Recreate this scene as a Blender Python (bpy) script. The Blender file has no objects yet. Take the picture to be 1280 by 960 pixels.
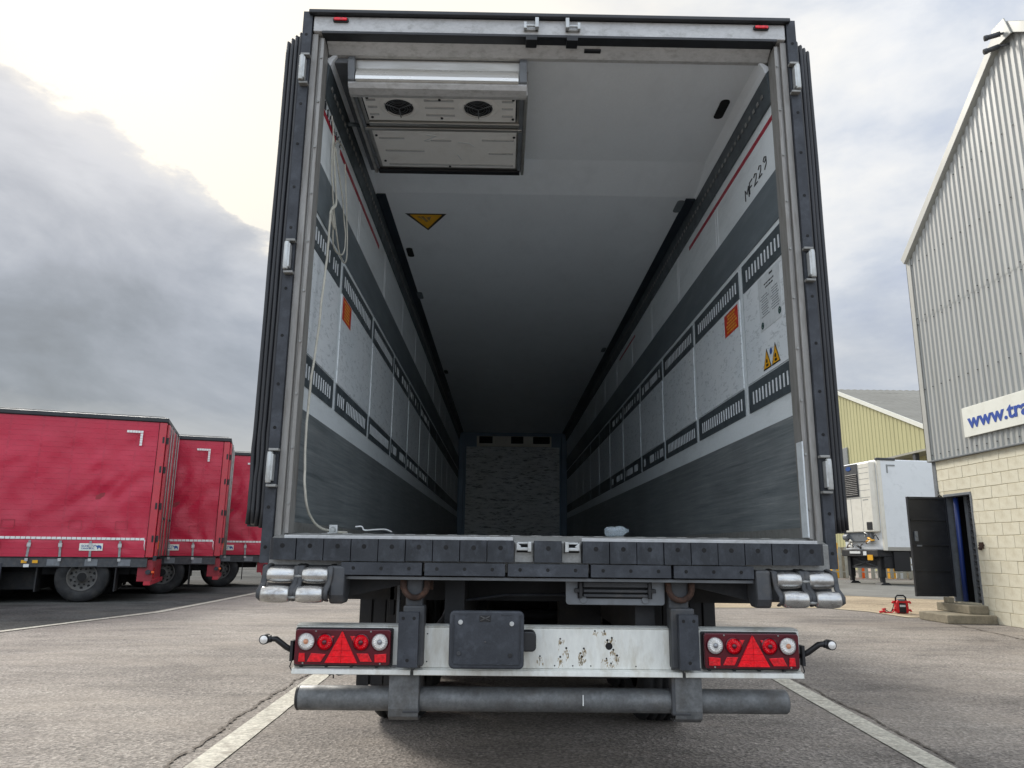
import bpy, bmesh, math, random
from mathutils import Vector, Matrix, noise
random.seed(7)
S = bpy.context.scene
COL = S.collection
PI = math.pi
R = math.radians

# ------------------------------------------------------------------ camera
cam_d = bpy.data.cameras.new('camera'); cam = bpy.data.objects.new('camera', cam_d); COL.objects.link(cam)
cam_d.sensor_width = 36; cam_d.lens = 935.92 / 1280 * 36; cam_d.clip_end = 3000; cam_d.clip_start = 0.05
r_ = Vector((0.99984415, -0.01360007, 0.01125685)); u_ = Vector((-0.01390985, -0.21420815, 0.97668899)); f_ = Vector((0.01087173, 0.97669335, 0.21436394))
M = Matrix((( r_.x, u_.x, -f_.x), (r_.y, u_.y, -f_.y), (r_.z, u_.z, -f_.z))).to_4x4()
M.translation = Vector((-0.2214, -3.549, 1.207)); cam.matrix_world = M
S.camera = cam

# ------------------------------------------------------------------ render / view
S.view_settings.view_transform = 'Standard'; S.view_settings.look = 'None'
S.view_settings.exposure = 0.6; S.view_settings.gamma = 1
S.cycles.max_bounces = 16; S.cycles.diffuse_bounces = 12; S.cycles.glossy_bounces = 4
S.cycles.use_denoising = True
S.cycles.sample_clamp_indirect = 6
try: S.cycles.use_fast_gi = False
except Exception: pass

# ------------------------------------------------------------------ node helpers
def lin(h):
    h = h.lstrip('#'); out = []
    for i in (0, 2, 4):
        c = int(h[i:i+2], 16) / 255
        out.append(c/12.92 if c <= 0.04045 else ((c+0.055)/1.055)**2.4)
    return tuple(out) + (1,)
def N(nt, t, **kw):
    n = nt.nodes.new(t)
    for k, v in kw.items():
        if hasattr(n, k) and k not in n.inputs: setattr(n, k, v)
        else: n.inputs[k].default_value = v
    return n
def ramp(nt, src, stops, interp='LINEAR'):
    n = nt.nodes.new('ShaderNodeValToRGB'); cr = n.color_ramp; cr.interpolation = interp
    while len(cr.elements) > 1: cr.elements.remove(cr.elements[-1])
    cr.elements[0].position = stops[0][0]; cr.elements[0].color = stops[0][1]
    for p, c in stops[1:]:
        e = cr.elements.new(p); e.color = c
    nt.links.new(src, n.inputs[0]); return n.outputs[0]
def g(v): return (v, v, v, 1)
def mixc(nt, a, b, f, mode='MIX'):
    n = nt.nodes.new('ShaderNodeMix'); n.data_type = 'RGBA'; n.blend_type = mode
    for s, v in ((n.inputs[0], f), (n.inputs[6], a), (n.inputs[7], b)):
        if isinstance(v, bpy.types.NodeSocket): nt.links.new(v, s)
        else: s.default_value = v
    return n.outputs[2]
def mth(nt, op, a, b=0.0, c=None):
    n = nt.nodes.new('ShaderNodeMath'); n.operation = op
    for s, v in zip(n.inputs, (a, b, c)):
        if v is None: continue
        if isinstance(v, bpy.types.NodeSocket): nt.links.new(v, s)
        else: s.default_value = v
    return n.outputs[0]
def coords(nt, kind='Object', scale=(1, 1, 1)):
    t = nt.nodes.new('ShaderNodeTexCoord'); m = nt.nodes.new('ShaderNodeMapping')
    m.inputs['Scale'].default_value = scale
    nt.links.new(t.outputs[kind], m.inputs[0]); return m.outputs[0]
def noi(nt, vec, scale, detail=5, rough=0.55, dist=0.0):
    n = nt.nodes.new('ShaderNodeTexNoise'); n.inputs['Scale'].default_value = scale
    n.inputs['Detail'].default_value = detail; n.inputs['Roughness'].default_value = rough
    n.inputs['Distortion'].default_value = dist
    nt.links.new(vec, n.inputs['Vector']); return n.outputs['Fac']
def newmat(name):
    m = bpy.data.materials.new(name); m.use_nodes = True
    nt = m.node_tree; return m, nt, nt.nodes['Principled BSDF']
def bumpy(nt, b, h, strength=0.3, dist=0.01):
    n = nt.nodes.new('ShaderNodeBump'); n.inputs['Strength'].default_value = strength; n.inputs['Distance'].default_value = dist
    nt.links.new(h, n.inputs['Height']); nt.links.new(n.outputs[0], b.inputs['Normal'])

def mat(name, col, rough=0.5, metal=0.0, var=0.15, vscale=3.0, dirt=None, damt=0.0, dscale=6.0, stretch=(1, 1, 1),
        bump=0.0, bscale=60.0, bdist=0.003, coat=0.0, spec=0.5, fine=0.0, fscale=80):
    """one surface: base colour broken by soft noise, patches of dirt, fine grain, roughness change and bump"""
    m, nt, b = newmat(name)
    c = lin(col) if isinstance(col, str) else col
    v = coords(nt, 'Object', stretch)
    n1 = noi(nt, v, vscale, 6)
    dark = tuple(x*(1-var) for x in c[:3]) + (1,); light = tuple(min(1, x*(1+var)) for x in c[:3]) + (1,)
    out = ramp(nt, n1, [(0.3, dark), (0.7, light)])
    if fine:
        n3 = noi(nt, v, fscale, 4, 0.7)
        out = mixc(nt, out, ramp(nt, n3, [(0.35, g(1-fine)), (0.65, g(1))]), 1.0, 'MULTIPLY')
    if dirt:
        n2 = noi(nt, v, dscale, 8, 0.68)
        out = mixc(nt, out, lin(dirt), ramp(nt, n2, [(0.5, g(0)), (0.72, g(damt))]))
    nt.links.new(out, b.inputs['Base Color'])
    rr = ramp(nt, n1, [(0.3, g(min(1, rough*1.15))), (0.7, g(rough*0.85))]); nt.links.new(rr, b.inputs['Roughness'])
    b.inputs['Metallic'].default_value = metal
    b.inputs['Specular IOR Level'].default_value = spec
    b.inputs['Coat Weight'].default_value = coat; b.inputs['Coat Roughness'].default_value = 0.08
    if bump: bumpy(nt, b, noi(nt, v, bscale, 4), bump, bdist)
    return m

# ------------------------------------------------------------------ world: overcast sky with one big grey cloud
def make_world():
    w = bpy.data.worlds.new('World'); S.world = w; w.use_nodes = True; nt = w.node_tree; nt.nodes.clear()
    sky = nt.nodes.new('ShaderNodeTexSky'); sky.sky_type = 'NISHITA'; sky.sun_disc = False
    sky.sun_elevation = R(37); sky.sun_rotation = R(-31.7); sky.air_density = 1.2; sky.dust_density = 2
    bg1 = nt.nodes.new('ShaderNodeBackground'); bg1.inputs[1].default_value = 0.1; nt.links.new(sky.outputs[0], bg1.inputs[0])
    tc = nt.nodes.new('ShaderNodeTexCoord'); D = tc.outputs['Generated']
    def dot(v):
        n = nt.nodes.new('ShaderNodeVectorMath'); n.operation = 'DOT_PRODUCT'; nt.links.new(D, n.inputs[0]); n.inputs[1].default_value = v; return n.outputs['Value']
    mp = nt.nodes.new('ShaderNodeMapping'); mp.inputs['Scale'].default_value = (1, 1, 2.2); nt.links.new(D, mp.inputs[0]); V = mp.outputs[0]
    # general cloud veil
    n1 = noi(nt, V, 2.2, 7, 0.55, 0.4); n2 = noi(nt, V, 6.0, 6, 0.6, 0.2); nf = noi(nt, V, 14, 6, 0.6)
    veil = ramp(nt, mth(nt, 'ADD', mth(nt, 'MULTIPLY', n1, 0.75), mth(nt, 'MULTIPLY', n2, 0.25)), [(0.36, lin('#abb4c8')), (0.44, lin('#c2c8d2')), (0.51, lin('#d8dadd')), (0.62, lin('#efece6'))])
    # bright zone round the hidden sun
    sd = Vector((-0.36, 0.75, 0.55)).normalized()
    glow = ramp(nt, mth(nt, 'ADD', dot(sd), mth(nt, 'MULTIPLY', mth(nt, 'SUBTRACT', n2, 0.5), 0.10)), [(0.70, g(0)), (0.92, g(0.8)), (1.0, g(1))])
    c = mixc(nt, veil, (0.79, 0.745, 0.65, 1), glow)
    # darker clouds low down
    hz = nt.nodes.new('ShaderNodeSeparateXYZ'); nt.links.new(D, hz.inputs[0])
    low = ramp(nt, mth(nt, 'ADD', hz.outputs[2], mth(nt, 'MULTIPLY', mth(nt, 'SUBTRACT', n2, 0.5), 0.5)), [(0.05, g(0.6)), (0.34, g(0))])
    low = mth(nt, 'MULTIPLY', low, ramp(nt, mth(nt, 'ADD', hz.outputs[1], 0.4), [(0.0, g(0)), (0.9, g(1))]))
    c = mixc(nt, c, lin('#aaaeb5'), low)
    # the big grey cloud bank on the left: everything below a ragged slanting edge
    nrm = Vector((-0.592, 0.125, -0.796))
    nb = noi(nt, V, 3.2, 3, 0.5, 0.2)
    edge = mth(nt, 'ADD', mth(nt, 'ADD', dot(nrm), 0.022), mth(nt, 'ADD', mth(nt, 'MULTIPLY', mth(nt, 'SUBTRACT', nb, 0.5), 0.10), mth(nt, 'ADD', mth(nt, 'MULTIPLY', mth(nt, 'SUBTRACT', n2, 0.5), 0.07), mth(nt, 'MULTIPLY', mth(nt, 'SUBTRACT', nf, 0.5), 0.085))))
    em = ramp(nt, edge, [(0.0, g(0)), (0.006, g(0.6)), (0.022, g(0.9)), (0.06, g(1))])
    infront = ramp(nt, hz.outputs[1], [(0.0, g(0)), (0.35, g(1))])
    em = mth(nt, 'MULTIPLY', em, infront)
    n4 = noi(nt, V, 2.6, 7, 0.55, 0.6)
    depth = ramp(nt, edge, [(0.0, g(0.75)), (0.30, g(0.25)), (0.6, g(0.0))])
    body = ramp(nt, mth(nt, 'ADD', mth(nt, 'MULTIPLY', mth(nt, 'SUBTRACT', n4, 0.5), 2.1), depth), [(0.0, lin('#5f6a76')), (0.22, lin('#727d8a')), (0.5, lin('#8d96a3')), (0.85, lin('#aeb4bd'))])
    brk = ramp(nt, mth(nt, 'ADD', hz.outputs[2], mth(nt, 'MULTIPLY', mth(nt, 'SUBTRACT', n2, 0.5), 0.10)), [(0.11, g(0.75)), (0.17, g(0))])
    body = mixc(nt, body, lin('#b2b6b9'), brk)
    c = mixc(nt, c, body, em)
    # overcast skies brighten towards the zenith
    up = mth(nt, 'ADD', mth(nt, 'MULTIPLY', mth(nt, 'MAXIMUM', hz.outputs[2], 0.0), 0.5), 0.86)
    rear_fill = ramp(nt, mth(nt, 'ADD', mth(nt, 'MULTIPLY', hz.outputs[1], -0.5), 0.5), [(0.42, g(1.0)), (0.85, (1.80, 1.93, 2.08, 1))])  # added bluish boost of the unseen sky behind the camera, lights the trailer interior
    cv = nt.nodes.new('ShaderNodeVectorMath'); cv.operation = 'SCALE'; nt.links.new(mixc(nt, c, rear_fill, 1.0, 'MULTIPLY'), cv.inputs[0]); nt.links.new(up, cv.inputs['Scale']); c = cv.outputs[0]
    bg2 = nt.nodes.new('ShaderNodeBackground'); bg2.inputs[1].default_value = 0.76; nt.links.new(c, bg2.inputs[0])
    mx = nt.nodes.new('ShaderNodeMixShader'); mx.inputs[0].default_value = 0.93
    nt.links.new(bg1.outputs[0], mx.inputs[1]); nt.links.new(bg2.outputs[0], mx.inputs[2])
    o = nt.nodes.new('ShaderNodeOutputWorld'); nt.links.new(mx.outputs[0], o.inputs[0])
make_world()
sun_d = bpy.data.lights.new('sun', 'SUN'); sun_d.energy = 2.3; sun_d.angle = R(16); sun_d.color = (1, 0.95, 0.87)
sun = bpy.data.objects.new('sun', sun_d); COL.objects.link(sun)
sun.rotation_euler = Vector((-0.42, 0.68, 0.60)).to_track_quat('Z', 'Y').to_euler()

# ------------------------------------------------------------------ mesh builder
class MB:
    def __init__(s): s.v = []; s.f = []; s.m = []; s.s = []
    def add(s, vs, fs, m=0, smooth=False):
        o = len(s.v); s.v += [tuple(p) for p in vs]
        for f in fs: s.f.append([i+o for i in f]); s.m.append(m); s.s.append(smooth)
        return s
    def box(s, x0, x1, y0, y1, z0, z1, m=0):
        vs = [(x, y, z) for z in (z0, z1) for y in (y0, y1) for x in (x0, x1)]
        return s.add(vs, [(0, 2, 3, 1), (4, 5, 7, 6), (0, 1, 5, 4), (2, 6, 7, 3), (0, 4, 6, 2), (1, 3, 7, 5)], m)
    def hull(s, a, b, m=0, smooth=False, caps=True):
        """joins two equal polygons a and b"""
        n = len(a); vs = list(a)+list(b); fs = [(i, (i+1) % n, n+(i+1) % n, n+i) for i in range(n)]
        o = len(s.v); s.v += [tuple(p) for p in vs]
        for f in fs: s.f.append([i+o for i in f]); s.m.append(m); s.s.append(smooth)
        if caps:
            s.f.append([o+i for i in reversed(range(n))]); s.m.append(m); s.s.append(False)
            s.f.append([o+n+i for i in range(n)]); s.m.append(m); s.s.append(False)
        return s
    def prism(s, poly, ax, a, b, m=0, smooth=False):
        def P(p, t):
            return {0: (t, p[0], p[1]), 1: (p[0], t, p[1]), 2: (p[0], p[1], t)}[ax]
        return s.hull([P(p, a) for p in poly], [P(p, b) for p in poly], m, smooth)
    def cyl(s, p0, p1, r, n=16, r2=None, m=0, smooth=True, caps=True):
        p0 = Vector(p0); p1 = Vector(p1); d = (p1-p0).normalized(); r2 = r if r2 is None else r2
        t = Vector((0, 0, 1)) if abs(d.z) < 0.9 else Vector((1, 0, 0)); a = d.cross(t).normalized(); b = d.cross(a)
        A = [p0+(a*math.cos(i*2*PI/n)+b*math.sin(i*2*PI/n))*r for i in range(n)]
        B = [p1+(a*math.cos(i*2*PI/n)+b*math.sin(i*2*PI/n))*r2 for i in range(n)]
        return s.hull(A, B, m, smooth, caps)
    def tube(s, pts, r, n=8, m=0, ry=None):
        pts = [Vector(p) for p in pts]; rings = []
        prev = None
        for i, p in enumerate(pts):
            d = (pts[min(i+1, len(pts)-1)]-pts[max(i-1, 0)]).normalized()
            t = prev if prev is not None else (Vector((0, 0, 1)) if abs(d.z) < 0.9 else Vector((1, 0, 0)))
            a = (t - d*t.dot(d)).normalized(); b = d.cross(a); prev = a
            rings.append([p+a*math.cos(k*2*PI/n)*r+b*math.sin(k*2*PI/n)*(ry or r) for k in range(n)])
        o = len(s.v); s.v += [tuple(q) for rg in rings for q in rg]
        for i in range(len(pts)-1):
            for k in range(n):
                s.f.append([o+i*n+k, o+i*n+(k+1) % n, o+(i+1)*n+(k+1) % n, o+(i+1)*n+k]); s.m.append(m); s.s.append(True)
        s.f.append([o+k for k in reversed(range(n))]); s.m.append(m); s.s.append(False)
        s.f.append([o+(len(pts)-1)*n+k for k in range(n)]); s.m.append(m); s.s.append(False)
        return s
    def ring(s, c, axis, r0, r1, h, n=28, m=0):
        """flat ring (washer) of inner r0, outer r1, thickness h along axis"""
        ax = Vector(axis).normalized(); t = Vector((0, 0, 1)) if abs(ax.z) < 0.9 else Vector((1, 0, 0))
        a = ax.cross(t).normalized(); b = ax.cross(a); c = Vector(c); o = len(s.v)
        for k in range(n):
            e = a*math.cos(k*2*PI/n)+b*math.sin(k*2*PI/n)
            s.v += [tuple(c+e*r0), tuple(c+e*r1), tuple(c+e*r1+ax*h), tuple(c+e*r0+ax*h)]
        for k in range(n):
            j = (k+1) % n
            for q in range(4):
                s.f.append([o+k*4+q, o+k*4+(q+1) % 4, o+j*4+(q+1) % 4, o+j*4+q]); s.m.append(m); s.s.append(False)
        return s
    def lathe(s, prof, c, axis, n=40, m=0, smooth=True):
        """prof: list of (radius, height along axis)"""
        ax = Vector(axis).normalized(); t = Vector((0, 0, 1)) if abs(ax.z) < 0.9 else Vector((1, 0, 0))
        a = ax.cross(t).normalized(); b = ax.cross(a); c = Vector(c); o = len(s.v); L = len(prof)
        for k in range(n):
            e = a*math.cos(k*2*PI/n)+b*math.sin(k*2*PI/n)
            for r, h in prof: s.v.append(tuple(c+e*r+ax*h))
        for k in range(n):
            j = (k+1) % n
            for q in range(L-1):
                s.f.append([o+k*L+q, o+k*L+q+1, o+j*L+q+1, o+j*L+q]); s.m.append(m); s.s.append(smooth)
        return s
    def build(s, name, mats, parent=None, bevel=0.0, loc=None, rot=None, seg=2, fixn=True):
        me = bpy.data.meshes.new(name); me.from_pydata(s.v, [], s.f)
        if not isinstance(mats, (list, tuple)): mats = [mats]
        for x in mats: me.materials.append(x)
        me.polygons.foreach_set('material_index', s.m); me.polygons.foreach_set('use_smooth', s.s)
        if fixn:
            bm = bmesh.new(); bm.from_mesh(me); bmesh.ops.recalc_face_normals(bm, faces=bm.faces[:]); bm.to_mesh(me); bm.free()
        me.update()
        return inst(name, me, parent, loc, rot, bevel, seg)
def inst(name, me, parent=None, loc=None, rot=None, bevel=0.0, seg=2):
    o = bpy.data.objects.new(name, me); COL.objects.link(o); o.parent = parent
    if loc: o.location = loc
    if rot: o.rotation_euler = rot
    if bevel:
        b = o.modifiers.new('bevel', 'BEVEL'); b.width = bevel; b.segments = seg; b.limit_method = 'ANGLE'; b.angle_limit = R(40)
        b.harden_normals = False
    return o
def tag(o, label=None, cat=None, group=None, kind=None):
    if label: o['label'] = label
    if cat: o['category'] = cat
    if group: o['group'] = group
    if kind: o['kind'] = kind
    return o
def empty(name, loc=(0, 0, 0), rz=0, label=None, cat=None, group=None):
    o = bpy.data.objects.new(name, None); COL.objects.link(o); o.location = loc; o.rotation_euler = (0, 0, rz)
    o.empty_display_size = 0.3
    return tag(o, label, cat, group)
def copy_tree(o, parent=None):
    kids = [c for c in list(o.children)]
    c = o.copy(); COL.objects.link(c); c.parent = parent
    for k in kids: copy_tree(k, c)
    return c
def text_mesh(txt, size, extrude=0.002, bold=0.0, spacing=1.0):
    cu = bpy.data.curves.new('lettering', 'FONT'); cu.body = txt; cu.size = size; cu.extrude = extrude; cu.offset = bold; cu.space_character = spacing
    cu.resolution_u = 4
    ob = bpy.data.objects.new('tmp', cu); COL.objects.link(ob)
    dg = bpy.context.evaluated_depsgraph_get(); me = bpy.data.meshes.new_from_object(ob.evaluated_get(dg))
    bpy.data.objects.remove(ob); me.name = 'lettering'; return me
def rrect(x0, x1, z0, z1, r, n=5):
    out = []
    for cx, cz, a0 in ((x1-r, z1-r, 0), (x0+r, z1-r, 90), (x0+r, z0+r, 180), (x1-r, z0+r, 270)):
        for k in range(n+1):
            a = R(a0+90*k/n); out.append((cx+r*math.cos(a), cz+r*math.sin(a)))
    return out

# ------------------------------------------------------------------ materials
M_ = {}
M_['steel'] = mat('weathered galvanised steel', '#8f8f8c', 0.5, 0.25, 0.2, 5, '#4d463e', 0.55, 9, bump=0.15, bscale=90, fine=0.2)
M_['header'] = mat('scuffed pale aluminium', '#b9b9b8', 0.45, 0.1, 0.1, 6, '#5d5850', 0.45, 26, stretch=(0.6, 1, 1), fine=0.12)
M_['post'] = mat('dirty aluminium post', '#918f8b', 0.5, 0.15, 0.14, 4, '#5b5249', 0.65, 10, stretch=(4, 4, 0.5), fine=0.2)
M_['rubber'] = mat('worn dark blue grey rubber', '#2d3138', 0.62, 0, 0.2, 9, '#555a62', 0.4, 14, bump=0.3, bscale=70, fine=0.22, fscale=120)
M_['rubber_scuff'] = mat('scuffed buffer rubber', '#272b31', 0.66, 0, 0.2, 8, '#50555d', 0.45, 11, stretch=(1.4, 1, 1), bump=0.35, bscale=60, fine=0.25, fscale=90)
M_['seal'] = mat('black rubber door seal', '#14161b', 0.5, 0, 0.25, 3, '#3a3d43', 0.3, 8, stretch=(1, 1, 0.3), spec=0.6)
M_['black'] = mat('black plastic', '#16171a', 0.5, 0, 0.15, 4)
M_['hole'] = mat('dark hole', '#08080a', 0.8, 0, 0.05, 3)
M_['chassis'] = mat('dirty black chassis paint', '#1a1b1e', 0.7, 0, 0.3, 3, '#3b352d', 0.5, 5, fine=0.3)
M_['zinc'] = mat('zinc plated hinge', '#b3b5b4', 0.42, 0.5, 0.12, 14, '#7d7a70', 0.4, 18)
M_['roller'] = mat('worn bare steel roller', '#bcbcba', 0.27, 0.85, 0.16, 7, '#5d4d40', 0.7, 16, stretch=(0.7, 1.4, 1), bump=0.25, bscale=25, bdist=0.004)
M_['castiron'] = mat('grey cast bracket', '#3e4043', 0.6, 0.1, 0.2, 9, '#6a635a', 0.4, 12, bump=0.25, bscale=60)
M_['galvbar'] = mat('hot dip galvanised tube', '#6b6d6e', 0.55, 0.3, 0.25, 14, '#4a4641', 0.6, 10, fine=0.3, fscale=60, bump=0.15, bscale=90)
M_['white_grp'] = mat('white gelcoat wall', '#e4eaec', 0.33, 0, 0.05, 2, '#a2a9ab', 0.3, 7, stretch=(1, 0.4, 1.5), fine=0.06)
M_['ceiling'] = mat('off white ceiling', '#e5e9ec', 0.33, 0, 0.03, 1.2, '#c2c6c9', 0.25, 5, fine=0.04, stretch=(1, 0.5, 1))
M_['darkgrey'] = mat('slate grey wall band', '#616a6f', 0.42, 0, 0.1, 3, '#7d858a', 0.4, 9, stretch=(1, 0.3, 1.4), fine=0.1)
M_['rail'] = mat('dark lashing rail', '#444c50', 0.45, 0, 0.12, 8, '#646c70', 0.4, 16)
M_['slotmetal'] = mat('bright slot edge', '#d8dddf', 0.4, 0.0, 0.15, 20)
M_['trim'] = mat('grey seam trim', '#a9b0b3', 0.5, 0, 0.05, 5)
M_['coving'] = mat('dark blue coving', '#222a33', 0.4, 0, 0.15, 3)
M_['bluecol'] = mat('blue grey front column', '#7e93a6', 0.5, 0, 0.1, 3)
M_['alu'] = mat('brushed aluminium', '#b5b4b0', 0.36, 0.7, 0.1, 8, '#8b8375', 0.5, 5, stretch=(0.5, 4, 4), fine=0.08)
M_['floor'] = mat('bright ribbed aluminium floor', '#dcdcd8', 0.3, 0.9, 0.06, 5, '#a8a59c', 0.4, 4)
M_['duct'] = mat('bright bare aluminium duct', '#e2e0da', 0.28, 0.5, 0.04, 6, '#c2b8a4', 0.4, 4, stretch=(0.4, 3, 3))
M_['alupanel'] = mat('aluminium fan panel', '#e2e0db', 0.42, 0.0, 0.06, 6, '#8d8576', 0.3, 6)
M_['red_line'] = mat('red wall stripe', '#a0122c', 0.4, 0, 0.1, 20)
M_['yellow'] = mat('warning yellow', '#e0a417', 0.45, 0, 0.08, 20, '#7a4a18', 0.3, 40)
M_['sticker_red'] = mat('red notice film', '#c4331f', 0.4, 0, 0.08, 20)
M_['sticker_yel'] = mat('yellow print', '#e2a93a', 0.4)
M_['paper'] = mat('worn paper label', '#c9ced0', 0.5, 0, 0.06, 12, '#9a9fa0', 0.5, 20)
M_['ink'] = mat('grey print', '#6b7276', 0.6)
M_['marker'] = mat('black marker ink', '#15161a', 0.5)
M_['greenink'] = mat('dark green print', '#1c3f3c', 0.5)
M_['whitepaint'] = mat('chipped white paint', '#d9dad4', 0.4, 0, 0.05, 5, '#a39a84', 0.5, 7, stretch=(2.2, 1, 0.7), fine=0.10, fscale=25)
M_['rust'] = mat('rusted iron', '#3b2a22', 0.9, 0, 0.45, 14, '#6b4a38', 0.7, 30, bump=0.5, bscale=50)
M_['ruststain'] = mat('rust stain', '#95815f', 0.9, 0, 0.3, 40)
M_['greypaint'] = mat('mid grey steel frame', '#6f7377', 0.5, 0.2, 0.14, 7, '#46423c', 0.4, 9)
M_['lamphouse'] = mat('dark red lamp glass', '#52061a', 0.14, 0, 0.15, 12, coat=0.35, spec=0.4)
M_['lampred'] = mat('bright red reflector', '#e60018', 0.2, 0, 0.22, 60, coat=0.2, spec=0.3, bump=0.9, bscale=130)
M_['lampred2'] = mat('red prism glass', '#d20018', 0.15, 0, 0.35, 70, coat=0.4, spec=0.4, bump=0.6, bscale=120)
M_['lampwhite'] = mat('clear fluted lamp glass', '#dcdad6', 0.12, 0.15, 0.12, 60, coat=0.9)
M_['bulb'] = mat('lamp bulb', '#c38a6a', 0.3, 0.0, 0.2, 40)
M_['bulbgrey'] = mat('grey lamp bulb', '#8a8c90', 0.25, 0.4, 0.2, 40)
M_['tyre'] = mat('tyre rubber', '#17181a', 0.75, 0, 0.25, 6, '#3c3832', 0.45, 8, bump=0.3, bscale=50)
M_['rimpaint'] = mat('dirty rim', '#5a5957', 0.7, 0.2, 0.15, 8, '#4c463c', 0.6, 9)
M_['dirtyboard'] = None
M_['red_curtain'] = None
M_['red_paint'] = mat('red trailer paint', '#b3182f', 0.35, 0, 0.1, 4, '#6e2030', 0.4, 8, coat=0.3)
M_['red_dark'] = mat('dusty dark red paint', '#8c1c2a', 0.5, 0, 0.15, 6, '#4a2a26', 0.5, 8)
M_['roofcap'] = mat('black roof edge', '#1e2226', 0.5, 0, 0.15, 3)
M_['retro'] = mat('white reflective tape', '#d8dad8', 0.35, 0, 0.06, 20)
M_['strap'] = mat('grey strap buckle', '#8d9090', 0.45, 0.3, 0.25, 20, '#3a3b3a', 0.5, 25)
M_['orange'] = mat('orange reflector', '#e8601c', 0.3)
M_['blueprint'] = mat('blue print', '#1f4a8c', 0.4)
M_['signblue'] = mat('sign blue lettering', '#27489a', 0.4)
M_['signwhite'] = mat('cream white sign board', '#dcdcd2', 0.45, 0, 0.04, 3, '#b8b5a4', 0.3, 5)
M_['cladding'] = mat('pale grey coated cladding', '#a5a6a2', 0.5, 0.05, 0.06, 0.8, '#888780', 0.45, 3, stretch=(1, 1, 0.15), fine=0.05)
M_['barge'] = mat('pale grey barge board', '#a6a6a0', 0.5, 0.05, 0.07, 1, '#8d8b82', 0.35, 4)
M_['block'] = mat('cream painted block', '#d6d0bb', 0.8, 0, 0.06, 1.3, '#a89c80', 0.55, 3.5, bump=0.5, bscale=45, bdist=0.006, fine=0.07)
M_['mortar'] = mat('cream mortar', '#c2b9a0', 0.9, 0, 0.06, 5, '#a69a78', 0.5, 8, bump=0.4, bscale=60)
M_['doorpaint'] = mat('black painted steel door', '#17191e', 0.42, 0, 0.25, 2.5, '#3a3c40', 0.35, 5)
M_['concrete'] = mat('old step concrete', '#8c8370', 0.9, 0, 0.15, 5, '#57503f', 0.6, 7, bump=0.6, bscale=40, bdist=0.008, fine=0.2)
M_['blue'] = mat('blue plastic hose', '#1c3270', 0.4, 0, 0.12, 5)
M_['yellowclad'] = mat('pale yellow cladding', '#b3af82', 0.6, 0, 0.05, 0.4, '#8f8c66', 0.4, 1.2, stretch=(1, 1, 0.2), fine=0.05)
M_['roofsheet'] = mat('weathered fibre cement roof', '#7d7c76', 0.8, 0, 0.12, 0.6, '#55544d', 0.5, 1.5, stretch=(0.3, 1, 1), fine=0.1)
M_['whitebox'] = mat('white trailer side', '#dfe2e4', 0.3, 0, 0.03, 1.5, '#b0b4b4', 0.3, 3)
M_['creamwhite'] = mat('cream white unit cover', '#dedace', 0.35, 0, 0.04, 3, '#aea894', 0.3, 4)
M_['palefence'] = mat('galvanised palisade', '#9d9c92', 0.6, 0.3, 0.12, 3, '#6c6656', 0.4, 4)
M_['rope'] = mat('frayed cream cord', '#b5b2a6', 0.8, 0, 0.15, 20)
M_['packred'] = mat('red moulded plastic', '#cc1a22', 0.4, 0, 0.1, 12)
M_['bottle'] = mat('crumpled clear plastic', '#c3d0d8', 0.06, 0, 0.2, 22, bump=1.0, bscale=55, bdist=0.02); M_['bottle'].node_tree.nodes['Principled BSDF'].inputs['Transmission Weight'].default_value = 0.75
M_['hedge'] = mat('dark hedge', '#2a3022', 0.9, 0, 0.35, 1.2)

def board_mat():
    m, nt, b = newmat('scratched pale front board'); v = coords(nt, 'Object', (1.2, 1, 6)); v2 = coords(nt, 'Object', (1, 1, 1))
    n = noi(nt, v, 5, 9, 0.75, 0.3); n2 = noi(nt, v2, 1.3, 3)
    a = ramp(nt, n, [(0.36, lin('#55585a')), (0.43, lin('#c2c6c8')), (0.52, lin('#eceff0')), (0.75, lin('#f4f5f5'))])
    nt.links.new(mixc(nt, a, ramp(nt, n2, [(0.3, lin('#dcdcd2')), (0.7, g(1))]), 0.6, 'MULTIPLY'), b.inputs['Base Color'])
    b.inputs['Roughness'].default_value = 0.7; bumpy(nt, b, n, 0.4, 0.01); return m
M_['dirtyboard'] = board_mat()
def scratch_mat():
    m, nt, b = newmat('scratched white wall panel'); v = coords(nt, 'Object', (1, 1, 1)); vs = coords(nt, 'Object', (1, 1.2, 3.5))
    n = noi(nt, v, 2.0, 5); s1 = noi(nt, vs, 9, 9, 0.78, 0.8)
    a = ramp(nt, n, [(0.3, lin('#d6dde1')), (0.7, lin('#e4e8ea'))])
    a = mixc(nt, a, lin('#8b9497'), ramp(nt, s1, [(0.54, g(0)), (0.60, g(0.65)), (0.64, g(0.15)), (0.8, g(0.7))]))
    nt.links.new(a, b.inputs['Base Color']); b.inputs['Roughness'].default_value = 0.42; bumpy(nt, b, s1, 0.12, 0.003); return m
M_['panel'] = scratch_mat()
def kick_mat():
    m, nt, b = newmat('scraped grey kick plate'); vs = coords(nt, 'Object', (1, 0.25, 9)); v = coords(nt, 'Object')
    s1 = noi(nt, vs, 5, 9, 0.75, 0.2); n = noi(nt, v, 1.4, 5)
    a = ramp(nt, s1, [(0.28, lin('#5f686b')), (0.44, lin('#808789')), (0.6, lin('#969b9c')), (0.74, lin('#c0c3c3'))])
    a = mixc(nt, a, ramp(nt, n, [(0.35, g(0.75)), (0.7, g(1.0))]), 1, 'MULTIPLY')
    nt.links.new(a, b.inputs['Base Color']); b.inputs['Roughness'].default_value = 0.38; b.inputs['Metallic'].default_value = 0.25; bumpy(nt, b, s1, 0.2, 0.003); return m
M_['kick'] = kick_mat()
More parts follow.
